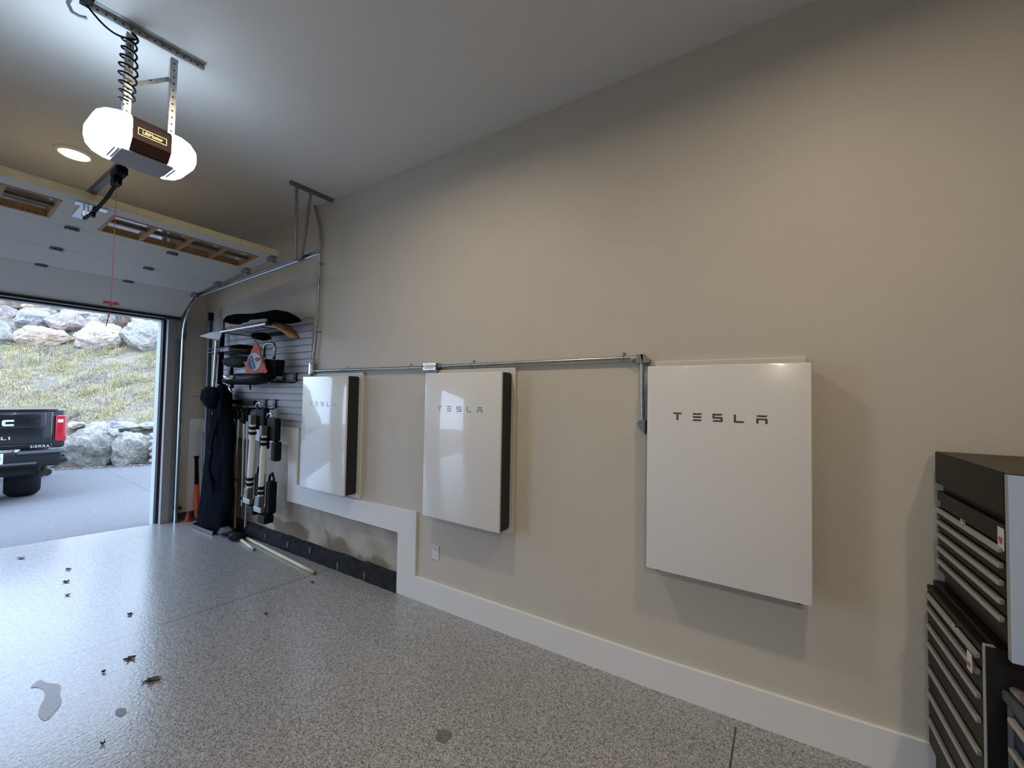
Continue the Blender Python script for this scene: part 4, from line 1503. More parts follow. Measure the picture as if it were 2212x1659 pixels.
def chest(name, X, y0, y1, z0, z1, depth, label, rows_, side, lock, lid):
    """drawers face -x; y0 wall end, y1 end near the camera"""
    r_ = thing(name, (X, (y0 + y1) / 2, z0), label, 'tool chest')
    oo = tuple(r_.location)
    MB(oo).box(X + 0.022, X + depth, y1, y0, z0, z1, bev=0.004).build('chest_body', TBLK, r_)
    if lid:
        MB(oo).box(X - 0.002, X + 0.0215, y1 + 0.03, y0, lid, z1, bev=0.003).build('lid_front', TBLK, r_)
    MB(oo).box(X - 0.004, X + 0.0215, y1, y1 + 0.020, z0, z1, bev=0.002).build('corner_post', EDGE, r_)
    MB(oo).box(X - 0.003, X + depth - 0.01, y1 - 0.004, y1 - 0.0005, z0, z1, bev=0.001).build('side_panel', side, r_)
    for (zb_, zt_, has_pull) in rows_:
        d_ = MB(oo).box(X, X + 0.0215, y1 + 0.034, y0 - 0.012, zb_ + 0.003, zt_ - 0.003, bev=0.002).build('drawer', TBLK, r_)
        if has_pull:
            MB(oo).prism([(X - 0.0005, y1 + 0.045, zt_ - 0.005), (X - 0.010, y1 + 0.045, zt_ - 0.006), (X - 0.012, y1 + 0.045, zt_ - 0.020), (X - 0.004, y1 + 0.045, zt_ - 0.020), (X - 0.0005, y1 + 0.045, zt_ - 0.016)],
                         (0, (y0 - 0.034) - (y1 + 0.045), 0)).build('drawer_pull', PULL, d_)
    if lock:
        MB(oo).cyl((X - 0.0005, lock[0], lock[1]), (X - 0.010, lock[0], lock[1]), 0.010, n=16).build('lock', CHROME, r_)
    return r_


# upper chest
XU = 1.200
zr = [at(2028, py, x=XU - 0.015).z for py in (1103, 1128, 1156, 1185, 1213)]
rows_ = []
lid_z = 1.372
rows_.append((zr[0] + 0.006, 1.345, False))
for a, b in zip(zr, zr[1:] + [zr[-1] - 0.062]):
    rows_.append((b + 0.006, a + 0.006, True))
YC0, YC1 = -0.055, -0.690
r = chest('tool_chest', XU, YC0, YC1, 0.945, 1.503, 0.55, 'black tool chest with five drawers standing on the black cabinet at the wall', rows_,
          SIDEP, (at(2085, 1127, x=XU).y, at(2085, 1127, x=XU).z), lid_z)
o = tuple(r.location)
MB(o).box(XU + 0.0, XU + 0.55, YC1, YC0, 1.5035, 1.508, bev=0.001).build('top_mat', mat('brown_top_mat', (0.055, 0.043, 0.028), 0.6), r)
a, b = at(2163, 1170, x=XU - 0.001), at(2178, 1200, x=XU - 0.001)
a.y, b.y = max(a.y, YC1 + 0.036), max(b.y, YC1 + 0.034)
ST = mat('white_sticker', (0.62, 0.58, 0.56), 0.4)
RD = mat('red_sticker', (0.45, 0.06, 0.05), 0.4)
sy0, sy1 = -0.652, -0.612
sz0, sz1 = 1.262, 1.330
st = MB(o).box(XU - 0.0015, XU - 0.0003, sy0, sy1, sz0, sz1).build('sticker', ST, r)
MB(o).box(XU - 0.0022, XU - 0.0016, sy0 + 0.008, sy1 - 0.008, sz0 + 0.026, sz1 - 0.03).box(XU - 0.0022, XU - 0.0016, sy0 + 0.013, sy1 - 0.013, sz0 + 0.018, sz0 + 0.0255).build('sticker_mark', RD, st)
MB(o).box(XU - 0.0015, XU - 0.0003, YC0 - 0.055, YC0 - 0.018, zr[0] + 0.010, zr[0] + 0.034).build('badge', mat('grey_badge', (0.20, 0.20, 0.18), 0.4, 0.4), r)

# lower cabinet
XL = 1.172
zf_ = fz(XL)
zl = [at(2013, py, x=XL - 0.015).z for py in (1300, 1327, 1367, 1408, 1462, 1517)]
rows_ = [(zl[0] + 0.006, 0.925, False)]
for a, b in zip(zl, zl[1:] + [zl[-1] - 0.11]):
    rows_.append((b + 0.006, a + 0.006, True))
rows_.append((rows_[-1][0] - 0.13, rows_[-1][0], True))
YL0, YL1 = -0.022, -0.605
r = chest('tool_cabinet', XL, YL0, YL1, zf_ + 0.06, 0.943, 0.58, 'tall black tool cabinet with six long pale drawer pulls on the floor under the chest', rows_,
          TBLKD, (at(2069, 1354, x=XL).y, at(2069, 1354, x=XL).z), None)
o = tuple(r.location)
r['category'] = 'tool cabinet'
for (xx, yy) in ((XL + 0.09, YL0 - 0.07), (XL + 0.09, YL1 + 0.07), (XL + 0.5, YL0 - 0.07), (XL + 0.5, YL1 + 0.07)):
    MB(o).cyl((xx, yy - 0.015, zf_ + 0.032), (xx, yy + 0.015, zf_ + 0.032), 0.030, n=16).box(xx - 0.02, xx + 0.02, yy - 0.02, yy + 0.02, zf_ + 0.05, zf_ + 0.0602).build('caster', BLACK, r)
sy = YL1 + 0.040
st = MB(o).box(XL - 0.0225, XL - 0.0205, sy, sy + 0.035, 0.825, 0.885).build('sticker', ST, r)
MB(o).box(XL - 0.0235, XL - 0.0226, sy + 0.006, sy + 0.03, 0.838, 0.852).build('sticker_mark', RD, st)

# small blue tool cart in front, with clutter on top
XK = 1.205
yk0, yk1 = -0.641, -1.10
zk = fz(XK)
r = thing('tool_cart', (XK, yk0, zk), 'dark blue tool cart with pale drawer pulls in the bottom right corner', 'tool cart')
o = tuple(r.location)
BLU = mat('dark_blue_paint', (0.008, 0.020, 0.055), 0.35)
GRT = mat('dark_grey_tray', (0.07, 0.075, 0.075), 0.5)
MB(o).box(XK + 0.02, XK + 0.5, yk1, yk0, zk + 0.06, 0.792, bev=0.004).build('cart_body', BLU, r)
MB(o).box(XK - 0.005, XK + 0.52, yk1 - 0.02, yk0 + 0.030, 0.793, 0.822, bev=0.004).build('top_tray', GRT, r)
MB(o).box(XK - 0.004, XK + 0.0195, yk0 - 0.032, yk0, zk + 0.06, 0.79, bev=0.003).build('corner_post', mat('dark_grey_post', (0.09, 0.10, 0.10), 0.45), r)
for k, (zb_, zt_) in enumerate(((0.70, 0.785), (0.64, 0.697), (0.58, 0.637), (0.44, 0.577), (0.28, 0.437), (0.12, 0.277))):
    d_ = MB(o).box(XK, XK + 0.0195, yk1 + 0.02, yk0 - 0.036, zb_, zt_, bev=0.002).build('drawer', BLU, r)
    MB(o).box(XK - 0.018, XK - 0.0005, yk1 + 0.03, yk0 - 0.042, zt_ - 0.020, zt_ - 0.006, bev=0.003).build('drawer_pull', PULL, d_)
for (xx, yy) in ((XK + 0.08, yk0 - 0.06), (XK + 0.08, yk1 + 0.06), (XK + 0.42, yk0 - 0.06), (XK + 0.42, yk1 + 0.06)):
    MB(o).cyl((xx, yy - 0.012, zk + 0.031), (xx, yy + 0.012, zk + 0.031), 0.030, n=14).box(xx - 0.015, xx + 0.015, yy - 0.018, yy + 0.018, zk + 0.045, zk + 0.0602).build('caster', BLACK, r)
mb = MB((XK + 0.08, yk0 - 0.05, 0.822))
blob(mb, [((XK + 0.02, yk0 + 0.02, 0.834), (0.012, 0, 0), (0, 0, 0.010)), ((XK + 0.028, yk0 - 0.05, 0.842), (0.022, 0, 0), (0, 0, 0.019)), ((XK + 0.035, yk0 - 0.11, 0.838), (0.02, 0, 0), (0, 0, 0.015)), ((XK + 0.04, yk0 - 0.17, 0.834), (0.008, 0, 0), (0, 0, 0.010))], 10)
tag(mb.build('work_glove', mat('pale_glove_cloth', (0.42, 0.43, 0.40), 0.8, col2=(0.12, 0.04, 0.035), scale=14), None, smooth=True), 'pale crumpled work glove on the tray of the blue tool cart', 'glove')
mb = MB((XK + 0.05, yk0 - 0.2, 0.822))
mb.box(XK + 0.06, XK + 0.22, yk0 - 0.20, yk0 - 0.03, 0.8225, 0.845, bev=0.008)
tag(mb.build('grey_case', mat('mid_grey_plastic', (0.16, 0.17, 0.17), 0.5)), 'flat dark grey case behind the glove on the tool cart tray', 'case')

# ================================================================== LEAVES, STAINS, PUDDLE
def leaf(px, py, sx_, sy_, rot, seed, m, lab, nm='dry_leaf'):
    q = fl(px, py)
    rnd_ = random.Random(seed)
    n = 18
    sx_, sy_ = sx_ * 0.82, sy_ * 0.82
    mb_ = MB((q.x, q.y, q.z))
    pts_ = []
    for k in range(n):
        t = 2 * math.pi * k / n
        rr = 1 + 0.38 * math.cos(5 * t + seed) * (0.6 + 0.4 * rnd_.random()) - 0.12 * rnd_.random()
        x_, y_ = sx_ * rr * math.cos(t), sy_ * rr * math.sin(t)
        xx_, yy_ = x_ * math.cos(rot) - y_ * math.sin(rot), x_ * math.sin(rot) + y_ * math.cos(rot)
        h = 0.004 + 0.016 * rnd_.random() * rr
        pts_.append((q.x + xx_, q.y + yy_, fz(q.x + xx_) + h))
    c_ = mb_.bm.verts.new((q.x, q.y, q.z + 0.004))
    vs_ = [mb_.bm.verts.new(p_) for p_ in pts_]
    fs_ = [mb_.bm.faces.new((c_, vs_[k], vs_[(k + 1) % n])) for k in range(n)]
    g_ = bmesh.ops.extrude_face_region(mb_.bm, geom=fs_)
    bmesh.ops.translate(mb_.bm, verts=[e for e in g_['geom'] if isinstance(e, bmesh.types.BMVert)], vec=(0, 0, -0.002))
    bmesh.ops.recalc_face_normals(mb_.bm, faces=mb_.bm.faces[:])
    return tag(mb_.build(nm, m), lab, 'leaf', 'dry leaves on the garage floor')


LB = mat('dark_brown_leaf', (0.035, 0.022, 0.020), 0.6)
LR = mat('red_brown_leaf', (0.17, 0.045, 0.04), 0.6)
leaf(281, 1424, 0.040, 0.030, 0.6, 1, LB, 'dark curled leaf on the floor, nearer the joint of the two big leaves')
leaf(329, 1470, 0.055, 0.034, 0.9, 2, LB, 'largest dark brown leaf on the floor, below the other big one')
leaf(148, 1231, 0.030, 0.020, 0.5, 3, LR, 'small red brown leaf, furthest of the column of three on the floor')
leaf(143, 1258, 0.038, 0.022, 0.3, 4, LR, 'red brown leaf, middle of the column of three on the floor')
leaf(146, 1286, 0.032, 0.016, 0.4, 5, LR, 'red brown leaf, nearest of the column of three on the floor')
leaf(45, 1207, 0.055, 0.022, 0.4, 6, LR, 'red leaf near the garage threshold at the left')
leaf(281, 1328, 0.024, 0.018, 0.2, 7, LB, 'small dark leaf beyond the floor joint')
leaf(575, 1328, 0.016, 0.014, 0.2, 8, LR, 'tiny reddish leaf in the middle of the floor')
leaf(675, 1259, 0.026, 0.014, 0.2, 9, LB, 'small brown leaf on the floor just below the end of the long cane')
leaf(224, 1453, 0.018, 0.010, 0.3, 10, LB, 'tiny dark leaf beside the wet patch')
leaf(222, 1608, 0.016, 0.009, 0.3, 11, LB, 'tiny dark leaf at the bottom left of the floor')
leaf(761, 1466, 0.008, 0.004, 1.0, 12, mat('white_scrap', (0.8, 0.8, 0.8), 0.5), 'tiny white scrap on the speckled floor', 'paper_scrap')['category'] = 'scrap'


def patch(name, pix, m, lab, cat):
    P_ = [fl(*q) + Vector((0, 0, 0.0008)) for q in pix]
    cc_ = sum(P_, Vector()) / len(P_)
    # smooth outline by subdividing twice
    for _ in range(2):
        N_ = []
        for i in range(len(P_)):
            a_, b_ = P_[i], P_[(i + 1) % len(P_)]
            N_ += [a_.lerp(b_, 0.25), a_.lerp(b_, 0.75)]
        P_ = N_
    return tag(MB(tuple(cc_)).prism(P_, (0, 0, 0.0012)).build(name, m), lab, cat)


WET = mat('wet_floor_film', (0.24, 0.24, 0.245), 0.35, spec=0.5, var=0.3, scale=110)
patch('water_patch', [(60, 1488), (88, 1466), (98, 1476), (135, 1478), (128, 1500), (136, 1518), (118, 1540), (100, 1560), (82, 1550), (84, 1530), (95, 1512), (98, 1494), (82, 1484)],
      WET, 'irregular damp patch on the floor at the lower left', 'water')
patch('oil_spot', [(248, 1536), (258, 1529), (272, 1531), (274, 1541), (262, 1549), (250, 1546)], mat('brown_stain', (0.13, 0.11, 0.085), 0.35), 'small brown stain spot on the floor at the lower left', 'stain')
patch('oil_spot', [(938, 1598), (944, 1584), (958, 1574), (968, 1580), (980, 1584), (972, 1598), (956, 1606)], mat('grey_brown_stain', (0.16, 0.15, 0.13), 0.4, var=0.3, scale=70), 'grey brown stain on the speckled floor near the bottom centre', 'stain')

# ================================================================== OUTSIDE
B0 = Vector((-16.1, 0.35, 0))
HA = Vector((0.66, 0.75, 0)).normalized()
HB = Vector((-HA.y, HA.x, 0))


def gz(x, y=0):
    return -0.16 - 0.040 * max(0, (-6.9 - x)) if x > -17 else -0.16 - 0.04 * 10.1


def hb(px, py, bb):
    """point of a photo ray on the upright plane bb metres behind the wall line"""
    d = ray(px, py)
    t = ((B0 - CAM).dot(HB) + bb) / d.dot(HB)
    return CAM + d * t


def driveway_mat():
    m = mat('broom_concrete', (0.160, 0.160, 0.165), 0.85, col2=(0.120, 0.119, 0.124), scale=38, bump=0.4, bscale=45, detail=8)
    n, l = m.node_tree.nodes, m.node_tree.links
    b = n['Principled BSDF']
    base = [k for k in l if k.to_socket == b.inputs['Base Color']][0].from_socket
    tc = n.new('ShaderNodeTexCoord')
    sx = n.new('ShaderNodeSeparateXYZ')
    l.new(tc.outputs['Object'], sx.inputs[0])
    a = gpix(222, 1012)
    c = gpix(365, 1082)
    sl = (c.y - a.y) / (c.x - a.x)

    def mt(op, *ins):
        k = n.new('ShaderNodeMath')
        k.operation = op
        for i_, v in enumerate(ins):
            if isinstance(v, (int, float)):
                k.inputs[i_].default_value = v
            else:
                l.new(v, k.inputs[i_])
        return k.outputs[0]
    e = mt('SUBTRACT', sx.outputs['Y'], mt('ADD', mt('MULTIPLY', sx.outputs['X'], sl), a.y - sl * a.x))
    mk = mt('MULTIPLY', mt('LESS_THAN', mt('ABSOLUTE', e), 0.010), 0.55)
    mx = n.new('ShaderNodeMix')
    mx.data_type = 'RGBA'
    l.new(mk, mx.inputs[0])
    # scattered rusty needles
    t = n.new('ShaderNodeTexNoise')
    t.inputs['Scale'].default_value = 5
    t.inputs['Detail'].default_value = 9
    mp = n.new('ShaderNodeMapping')
    mp.inputs['Scale'].default_value = (1.6, 0.5, 1)
    l.new(tc.outputs['Object'], mp.inputs['Vector'])
    l.new(mp.outputs['Vector'], t.inputs['Vector'])
    r_ = n.new('ShaderNodeValToRGB')
    r_.color_ramp.elements[0].position = 0.60
    r_.color_ramp.elements[0].color = (0, 0, 0, 1)
    r_.color_ramp.elements[1].position = 0.70
    r_.color_ramp.elements[1].color = (0.168, 0.168, 0.168, 1)
    l.new(t.outputs['Fac'], r_.inputs['Fac'])
    m2 = n.new('ShaderNodeMix')
    m2.data_type = 'RGBA'
    l.new(r_.outputs[0], m2.inputs[0])
    l.new(base, m2.inputs[6])
    m2.inputs[7].default_value = (0.201, 0.119, 0.081, 1)
    l.new(m2.outputs[2], mx.inputs[6])
    mx.inputs[7].default_value = (0.048, 0.048, 0.052, 1)
    l.new(mx.outputs[2], b.inputs['Base Color'])
    return m


def gpix(px, py):
    z = -0.3
    for _ in range(15):
        p = at(px, py, z=z)
        z = gz(p.x)
    return Vector((p.x, p.y, z))


mb = MB()
xs_ = [-40, -30, -17, -14, -11, -9, -6.9, -6.30]
rows = []
for y in (-40, -25, -12, -6, -2, 2, 8, 15):
    rows.append([(x, y, gz(x) if x < -6.4 else -0.16) for x in xs_])
mb.grid(rows, thick=(0, 0, -0.15))
struct('ground_driveway', mb, driveway_mat())

# hillside profile taken along the slope
zA = hb(200, 918, 0.95).z
zB = hb(200, 745, 6.3).z
zC = hb(200, 690, 7.6).z
zD = hb(200, 600, 10.0).z
PRO = [(0.35, -0.7), (0.55, zA - 0.45), (0.95, zA), (6.3, zB), (7.6, zC), (9.2, zC + 0.9), (16, zC + 0.6)]


def hz_(bb):
    for (a, za), (b, zb) in zip(PRO, PRO[1:]):
        if bb <= b:
            return za + (zb - za) * (bb - a) / (b - a)
    return PRO[-1][1]


def hillp(a, bb, bump=True):
    p = B0 + HA * a + HB * bb
    z = hz_(bb)
    if bump and bb > 0.9:
        z += 0.13 * noise.noise(Vector((a * 0.9, bb * 0.9, 0))) + 0.05 * noise.noise(Vector((a * 3, bb * 3, 4)))
    return Vector((p.x, p.y, z))


mb = MB()
rows = []
bbs = [0.35, 0.55, 0.95] + [0.95 + 0.27 * k for k in range(1, 26)] + [8.4, 10, 13, 16]
for bb in bbs:
    rows.append([hillp(-26 + 0.35 * k, bb) for k in range(110)])
mb.grid(rows)
hm = mat('dry_hillside', (0.28, 0.235, 0.15), 0.95, col2=(0.16, 0.14, 0.125), scale=4.5, bump=0.9, bscale=12, detail=10)
struct('ground_hillside', mb, hm, smooth=True)

# dry grass on the slope
rnd = random.Random(11)


def grass_mat():
    m = mat('dry_grass', (0.249, 0.211, 0.105), 0.9)
    n, l = m.node_tree.nodes, m.node_tree.links
    b = n['Principled BSDF']
    tc = n.new('ShaderNodeTexCoord')
    t = n.new('ShaderNodeTexNoise')
    t.inputs['Scale'].default_value = 1.1
    t.inputs['Detail'].default_value = 6
    l.new(tc.outputs['Object'], t.inputs['Vector'])
    r_ = n.new('ShaderNodeValToRGB')
    e = r_.color_ramp.elements
    e[0].position = 0.30
    e[0].color = (0.235, 0.200, 0.150, 1)
    e[1].position = 0.72
    e[1].color = (0.130, 0.150, 0.050, 1)
    for p_, c_ in ((0.42, (0.42, 0.36, 0.24)), (0.52, (0.48, 0.40, 0.20)), (0.62, (0.31, 0.29, 0.13))):
        q = e.new(p_)
        q.color = (*c_, 1)
    l.new(t.outputs['Fac'], r_.inputs['Fac'])
    l.new(r_.outputs[0], b.inputs['Base Color'])
    return m


mb = MB()
bm = mb.bm


def blade(p, h, lean, w):
    d = Vector((rnd.gauss(0, 1), rnd.gauss(0, 1), 0))
    d.normalize()
    s_ = Vector((-d.y, d.x, 0)) * w
    m_ = p + Vector((0, 0, h * 0.6)) + d * lean * 0.4
    t_ = p + Vector((0, 0, h * max(0.15, 1 - 0.7 * lean / max(h, .01)))) + d * lean
    v = [bm.verts.new(q) for q in (p - s_, p + s_, m_ + s_ * 0.8, m_ - s_ * 0.8, t_)]
    bm.faces.new((v[0], v[1], v[2], v[3]))
    bm.faces.new((v[3], v[2], v[4]))


for k in range(34000):
    a, bb = rnd.uniform(-7.5, 4.5), rnd.uniform(0.95, 6.6)
    dens = noise.noise(Vector((a * 0.9, bb * 0.9, 9)))
    if dens < rnd.uniform(-0.7, 0.2):
        continue
    h = rnd.uniform(0.06, 0.20)
    blade(hillp(a, bb), h, h * rnd.uniform(0.7, 1.9), 0.007)
for k in range(130):
    a, bb = rnd.uniform(-6.5, 4.2), rnd.uniform(1.0, 6.4)
    h0 = rnd.uniform(0.2, 0.5)
    for j in range(36):
        q = hillp(a + rnd.gauss(0, 0.09), bb + rnd.gauss(0, 0.09))
        h = h0 * rnd.uniform(0.5, 1.1)
        blade(q, h, h * rnd.uniform(0.1, 0.8), 0.006)
gr = mb.build('hillside_grass', grass_mat())
tag(gr, 'straw yellow and green dry grass covering the hillside outside', 'grass', kind='stuff')

# boulders
RK = {
    'grey': mat('grey_green_rock', (0.309, 0.287, 0.242), 0.9, col2=(0.218, 0.206, 0.181), scale=2.6, bump=0.9, bscale=9, detail=9),
    'blue': mat('blue_grey_rock', (0.330, 0.324, 0.313), 0.9, col2=(0.224, 0.221, 0.221), scale=3, bump=0.9, bscale=9, detail=9),
    'pink': mat('pinkish_rock', (0.369, 0.300, 0.270), 0.9, col2=(0.276, 0.221, 0.206), scale=2.6, bump=0.9, bscale=8, detail=9),
    'tan': mat('tan_rock', (0.408, 0.329, 0.248), 0.9, col2=(0.316, 0.215, 0.151), scale=2.2, bump=0.9, bscale=8, detail=9),
    'white': mat('pale_rock', (0.422, 0.377, 0.328), 0.9, col2=(0.342, 0.251, 0.184), scale=2.4, bump=0.9, bscale=8, detail=9),
    'brown': mat('brown_rock', (0.263, 0.198, 0.151), 0.9, col2=(0.172, 0.126, 0.097), scale=3, bump=0.9, bscale=9, detail=9),
}


def boulder(box, bb, col, seed, lab, grp, dep=None, over=1.12, cuts=16):
    x0, y0, x1, y1 = box
    c = hb((x0 + x1) / 2, (y0 + y1) / 2, bb)
    l_, r_ = hb(x0, (y0 + y1) / 2, bb), hb(x1, (y0 + y1) / 2, bb)
    t_, b_ = hb((x0 + x1) / 2, y0, bb), hb((x0 + x1) / 2, y1, bb)
    hw_ = (r_ - l_).length / 2 * over
    hh = (t_.z - b_.z) / 2 * over
    dd = dep or max(0.30, min(hw_, hh) * 1.0)
    base = Vector((c.x, c.y, b_.z))
    mb_ = MB(tuple(base))
    mb_.rock(c, [HA * hw_, HB * dd, Vector((0, 0, hh))], seed, sub=5 if (x1 - x0) > 60 else 4, cuts=cuts, rough=0.13)
    o_ = mb_.build('boulder', RK[col], None, smooth=True, auto=22)
    return tag(o_, lab, 'boulder', grp)




def rock_detail(m):
    n, l = m.node_tree.nodes, m.node_tree.links
    b = n['Principled BSDF']
    base = [k for k in l if k.to_socket == b.inputs['Base Color']][0].from_socket
    tc = n.new('ShaderNodeTexCoord')
    ns = n.new('ShaderNodeTexNoise')
    ns.inputs['Scale'].default_value = 9
    ns.inputs['Detail'].default_value = 12
    ns.inputs['Roughness'].default_value = 0.7
    l.new(tc.outputs['Object'], ns.inputs['Vector'])
    r = n.new('ShaderNodeValToRGB')
    r.color_ramp.elements[0].position = 0.32
    r.color_ramp.elements[0].color = (0.62, 0.62, 0.60, 1)
    r.color_ramp.elements[1].position = 0.66
    r.color_ramp.elements[1].color = (1.35, 1.34, 1.33, 1)
    l.new(ns.outputs['Fac'], r.inputs['Fac'])
    mx = n.new('ShaderNodeMix')
    mx.data_type = 'RGBA'
    mx.blend_type = 'MULTIPLY'
    mx.inputs[0].default_value = 1.0
    l.new(base, mx.inputs[6])
    l.new(r.outputs[0], mx.inputs[7])
    wv = n.new('ShaderNodeTexNoise')
    wv.inputs['Scale'].default_value = 2.4
    wv.inputs['Detail'].default_value = 7
    wv.inputs['Distortion'].default_value = 1.2
    l.new(tc.outputs['Object'], wv.inputs['Vector'])
    r2 = n.new('ShaderNodeValToRGB')
    e = r2.color_ramp.elements
    e[0].position = 0.47
    e[0].color = (0, 0, 0, 1)
    e[1].position = 0.53
    e[1].color = (0, 0, 0, 1)
    q = e.new(0.50)
    q.color = (0.55, 0.55, 0.55, 1)
    l.new(wv.outputs['Fac'], r2.inputs['Fac'])
    m2 = n.new('ShaderNodeMix')
    m2.data_type = 'RGBA'
    l.new(r2.outputs[0], m2.inputs[0])
    l.new(mx.outputs[2], m2.inputs[6])
    m2.inputs[7].default_value = (0.47, 0.46, 0.44, 1)
    l.new(m2.outputs[2], b.inputs['Base Color'])


for m_ in RK.values():
    rock_detail(m_)
GL_ = 'boulders of the low wall beside the driveway'
GU_ = 'boulders on top of the hillside'
low = [((138, 917, 250, 1008), 0.30, 'grey', 21, 'big grey boulder directly right of the truck in the low wall'),
       ((243, 928, 331, 1006), 0.30, 'grey', 22, 'rounded grey boulder in the low wall, second from the truck'),
       ((331, 928, 400, 1004), 0.35, 'grey', 23, 'grey boulder of the low wall beside the door jamb'),
       ((30, 915, 142, 1012), 0.35, 'grey', 24, 'grey boulder of the low wall behind the truck'),
       ((-90, 915, 34, 1016), 0.35, 'blue', 25, 'blue grey boulder of the low wall further left behind the truck'),
       ((142, 911, 182, 926), 0.75, 'white', 26, 'flat pale capstone just right of the tail light'),
       ((186, 911, 238, 930), 0.72, 'blue', 27, 'grey capstone wedged between the big grey boulder and the bluish one'),
       ((227, 911, 303, 932), 0.60, 'blue', 28, 'long bluish capstone on the low wall'),
       ((293, 912, 352, 928), 0.72, 'grey', 29, 'flat grey capstone right of the bluish one'),
       ((346, 911, 400, 928), 0.75, 'blue', 30, 'capstone at the right end of the low wall'),
       ((230, 926, 256, 947), 0.22, 'blue', 31, 'small bluish stone between the two big low boulders')]
for b_, bb, c_, sd_, lb in low:
    boulder(b_, bb, c_, sd_, lb, GL_, dep=0.40 if (b_[3] - b_[1]) > 40 else 0.22)
for k, (py) in enumerate((940, 953, 967, 981, 995)):
    boulder((324, py - 6, 338, py + 6), 0.22, 'white' if k % 2 else 'blue', 60 + k, 'small stone in the gap between two grey boulders, %s' % ('topmost', 'second from the top', 'middle one', 'second from the ground', 'lowest')[k], GL_, dep=0.12)
up = [((28, 667, 107, 712), 6.9, 'blue', 41, 'squarish pale blue boulder on the hilltop'),
      ((104, 674, 192, 724), 6.9, 'pink', 42, 'pinkish boulder on the hilltop above the wide tan one'),
      ((22, 707, 164, 760), 6.4, 'tan', 43, 'wide tan boulder lying at the edge of the grass'),
      ((158, 697, 272, 763), 6.4, 'white', 44, 'big pale boulder with orange streaks in the middle of the hilltop'),
      ((270, 696, 372, 775), 6.3, 'grey', 45, 'large pointed grey boulder beside the door jamb'),
      ((-40, 690, 38, 762), 6.35, 'grey', 46, 'mossy grey boulder at the left edge of the picture'),
      ((258, 703, 312, 745), 7.0, 'tan', 47, 'tan slab between the orange streaked boulder and the pointed grey one'),
      ((0, 660, 40, 695), 7.5, 'pink', 48, 'pinkish stone behind the squarish blue boulder'),
      ((-60, 640, 62, 668), 8.2, 'brown', 49, 'brown stone at the top left under the door header'),
      ((50, 652, 112, 675), 8.0, 'tan', 50, 'tan stone at the back above the squarish boulder'),
      ((60, 664, 125, 690), 7.6, 'grey', 51, 'flat grey stone behind the squarish and the pinkish boulder'),
      ((98, 655, 134, 676), 8.2, 'grey', 52, 'small grey stone in the back row'),
      ((128, 664, 198, 690), 7.8, 'pink', 53, 'long pinkish stone in the back row left of the tree'),
      ((190, 674, 240, 702), 7.7, 'grey', 54, 'rounded grey stone in the back row left of the tree'),
      ((234, 684, 258, 705), 7.6, 'grey', 55, 'small grey stone touching the tree trunk'),
      ((286, 684, 316, 708), 7.6, 'white', 56, 'pale stone right of the tree trunk'),
      ((308, 678, 380, 712), 7.7, 'pink', 57, 'pinkish stone at the top right of the doorway'),
      ((182, 686, 222, 712), 7.2, 'pink', 58, 'small pinkish stone right of the pink boulder'),
      ((130, 640, 230, 668), 9.0, 'brown', 59, 'brown stone at the back above the pink boulder'),
      ((210, 650, 330, 684), 9.0, 'pink', 61, 'large stone at the back behind the tree trunk')]
for b_, bb, c_, sd_, lb in up:
    boulder(b_, bb, c_, sd_, lb, GU_, dep=None)
# more stones further left, seen only in the glossy covers
for k in range(6):
    a = -7.5 - 2.1 * k
    c = B0 + HA * a
    mb = MB((c.x, c.y, gz(c.x)))
    mb.rock(Vector((c.x, c.y, gz(c.x) + 0.5)), [HA * 1.08, HB * 0.42, Vector((0, 0, 0.58))], 80 + k, sub=3, cuts=12)
    tag(mb.build('boulder', RK[('grey', 'blue')[k % 2]], None, smooth=True, auto=22), 'grey boulder of the low wall left of the truck, %s' % ('nearest to it', 'second along', 'third along', 'fourth along', 'fifth along', 'last one')[k], 'boulder', GL_)

# tree trunk
q0, q1 = hb(266, 703, 7.4), hb(264, 640, 7.4)
mb = MB((q0.x, q0.y, q0.z))
rr = (hb(281, 700, 7.4) - hb(251, 700, 7.4)).length / 2
d_ = (q1 - q0)
mb.tube([q0 - d_ * 0.1, q0 + d_ * 0.15, q0 + d_ * 0.6, q1, q1 + d_ * 3], [rr * 1.25, rr, rr * 0.95, rr * 0.92, rr * 0.8], 18)
tag(mb.build('tree_trunk', mat('furrowed_bark', (0.177, 0.123, 0.093), 0.95, col2=(0.058, 0.039, 0.029), scale=9, bump=1.0, bscale=14, stretch=(3, 3, 0.5)), None, smooth=True), 'furrowed brown tree trunk among the hilltop boulders', 'tree trunk')

# leaf litter along the foot of the low wall
mb = MB()
bm = mb.bm
for k in range(420):
    a, bb = rnd.uniform(-2.6, 2.6), -0.18 - abs(rnd.gauss(0, 0.13))
    p = B0 + HA * a + HB * bb
    z = gz(p.x) + 0.004 + 0.02 * rnd.random()
    s_ = rnd.uniform(0.02, 0.05)
    t = rnd.uniform(0, 6.28)
    u_ = Vector((math.cos(t), math.sin(t), rnd.uniform(-0.4, 0.4))) * s_
    v_ = Vector((-math.sin(t), math.cos(t), rnd.uniform(-0.3, 0.5))) * s_ * 0.6
    P = Vector((p.x, p.y, z + s_ * 0.3))
    bm.faces.new([bm.verts.new(P + q) for q in (u_, v_, -u_, -v_)])
tag(mb.build('leaf_litter', mat('leaf_litter', (0.286, 0.231, 0.196), 0.9, col2=(0.177, 0.084, 0.058), scale=6)), 'pale and rusty leaf litter along the foot of the boulder wall', 'leaf litter', kind='stuff')

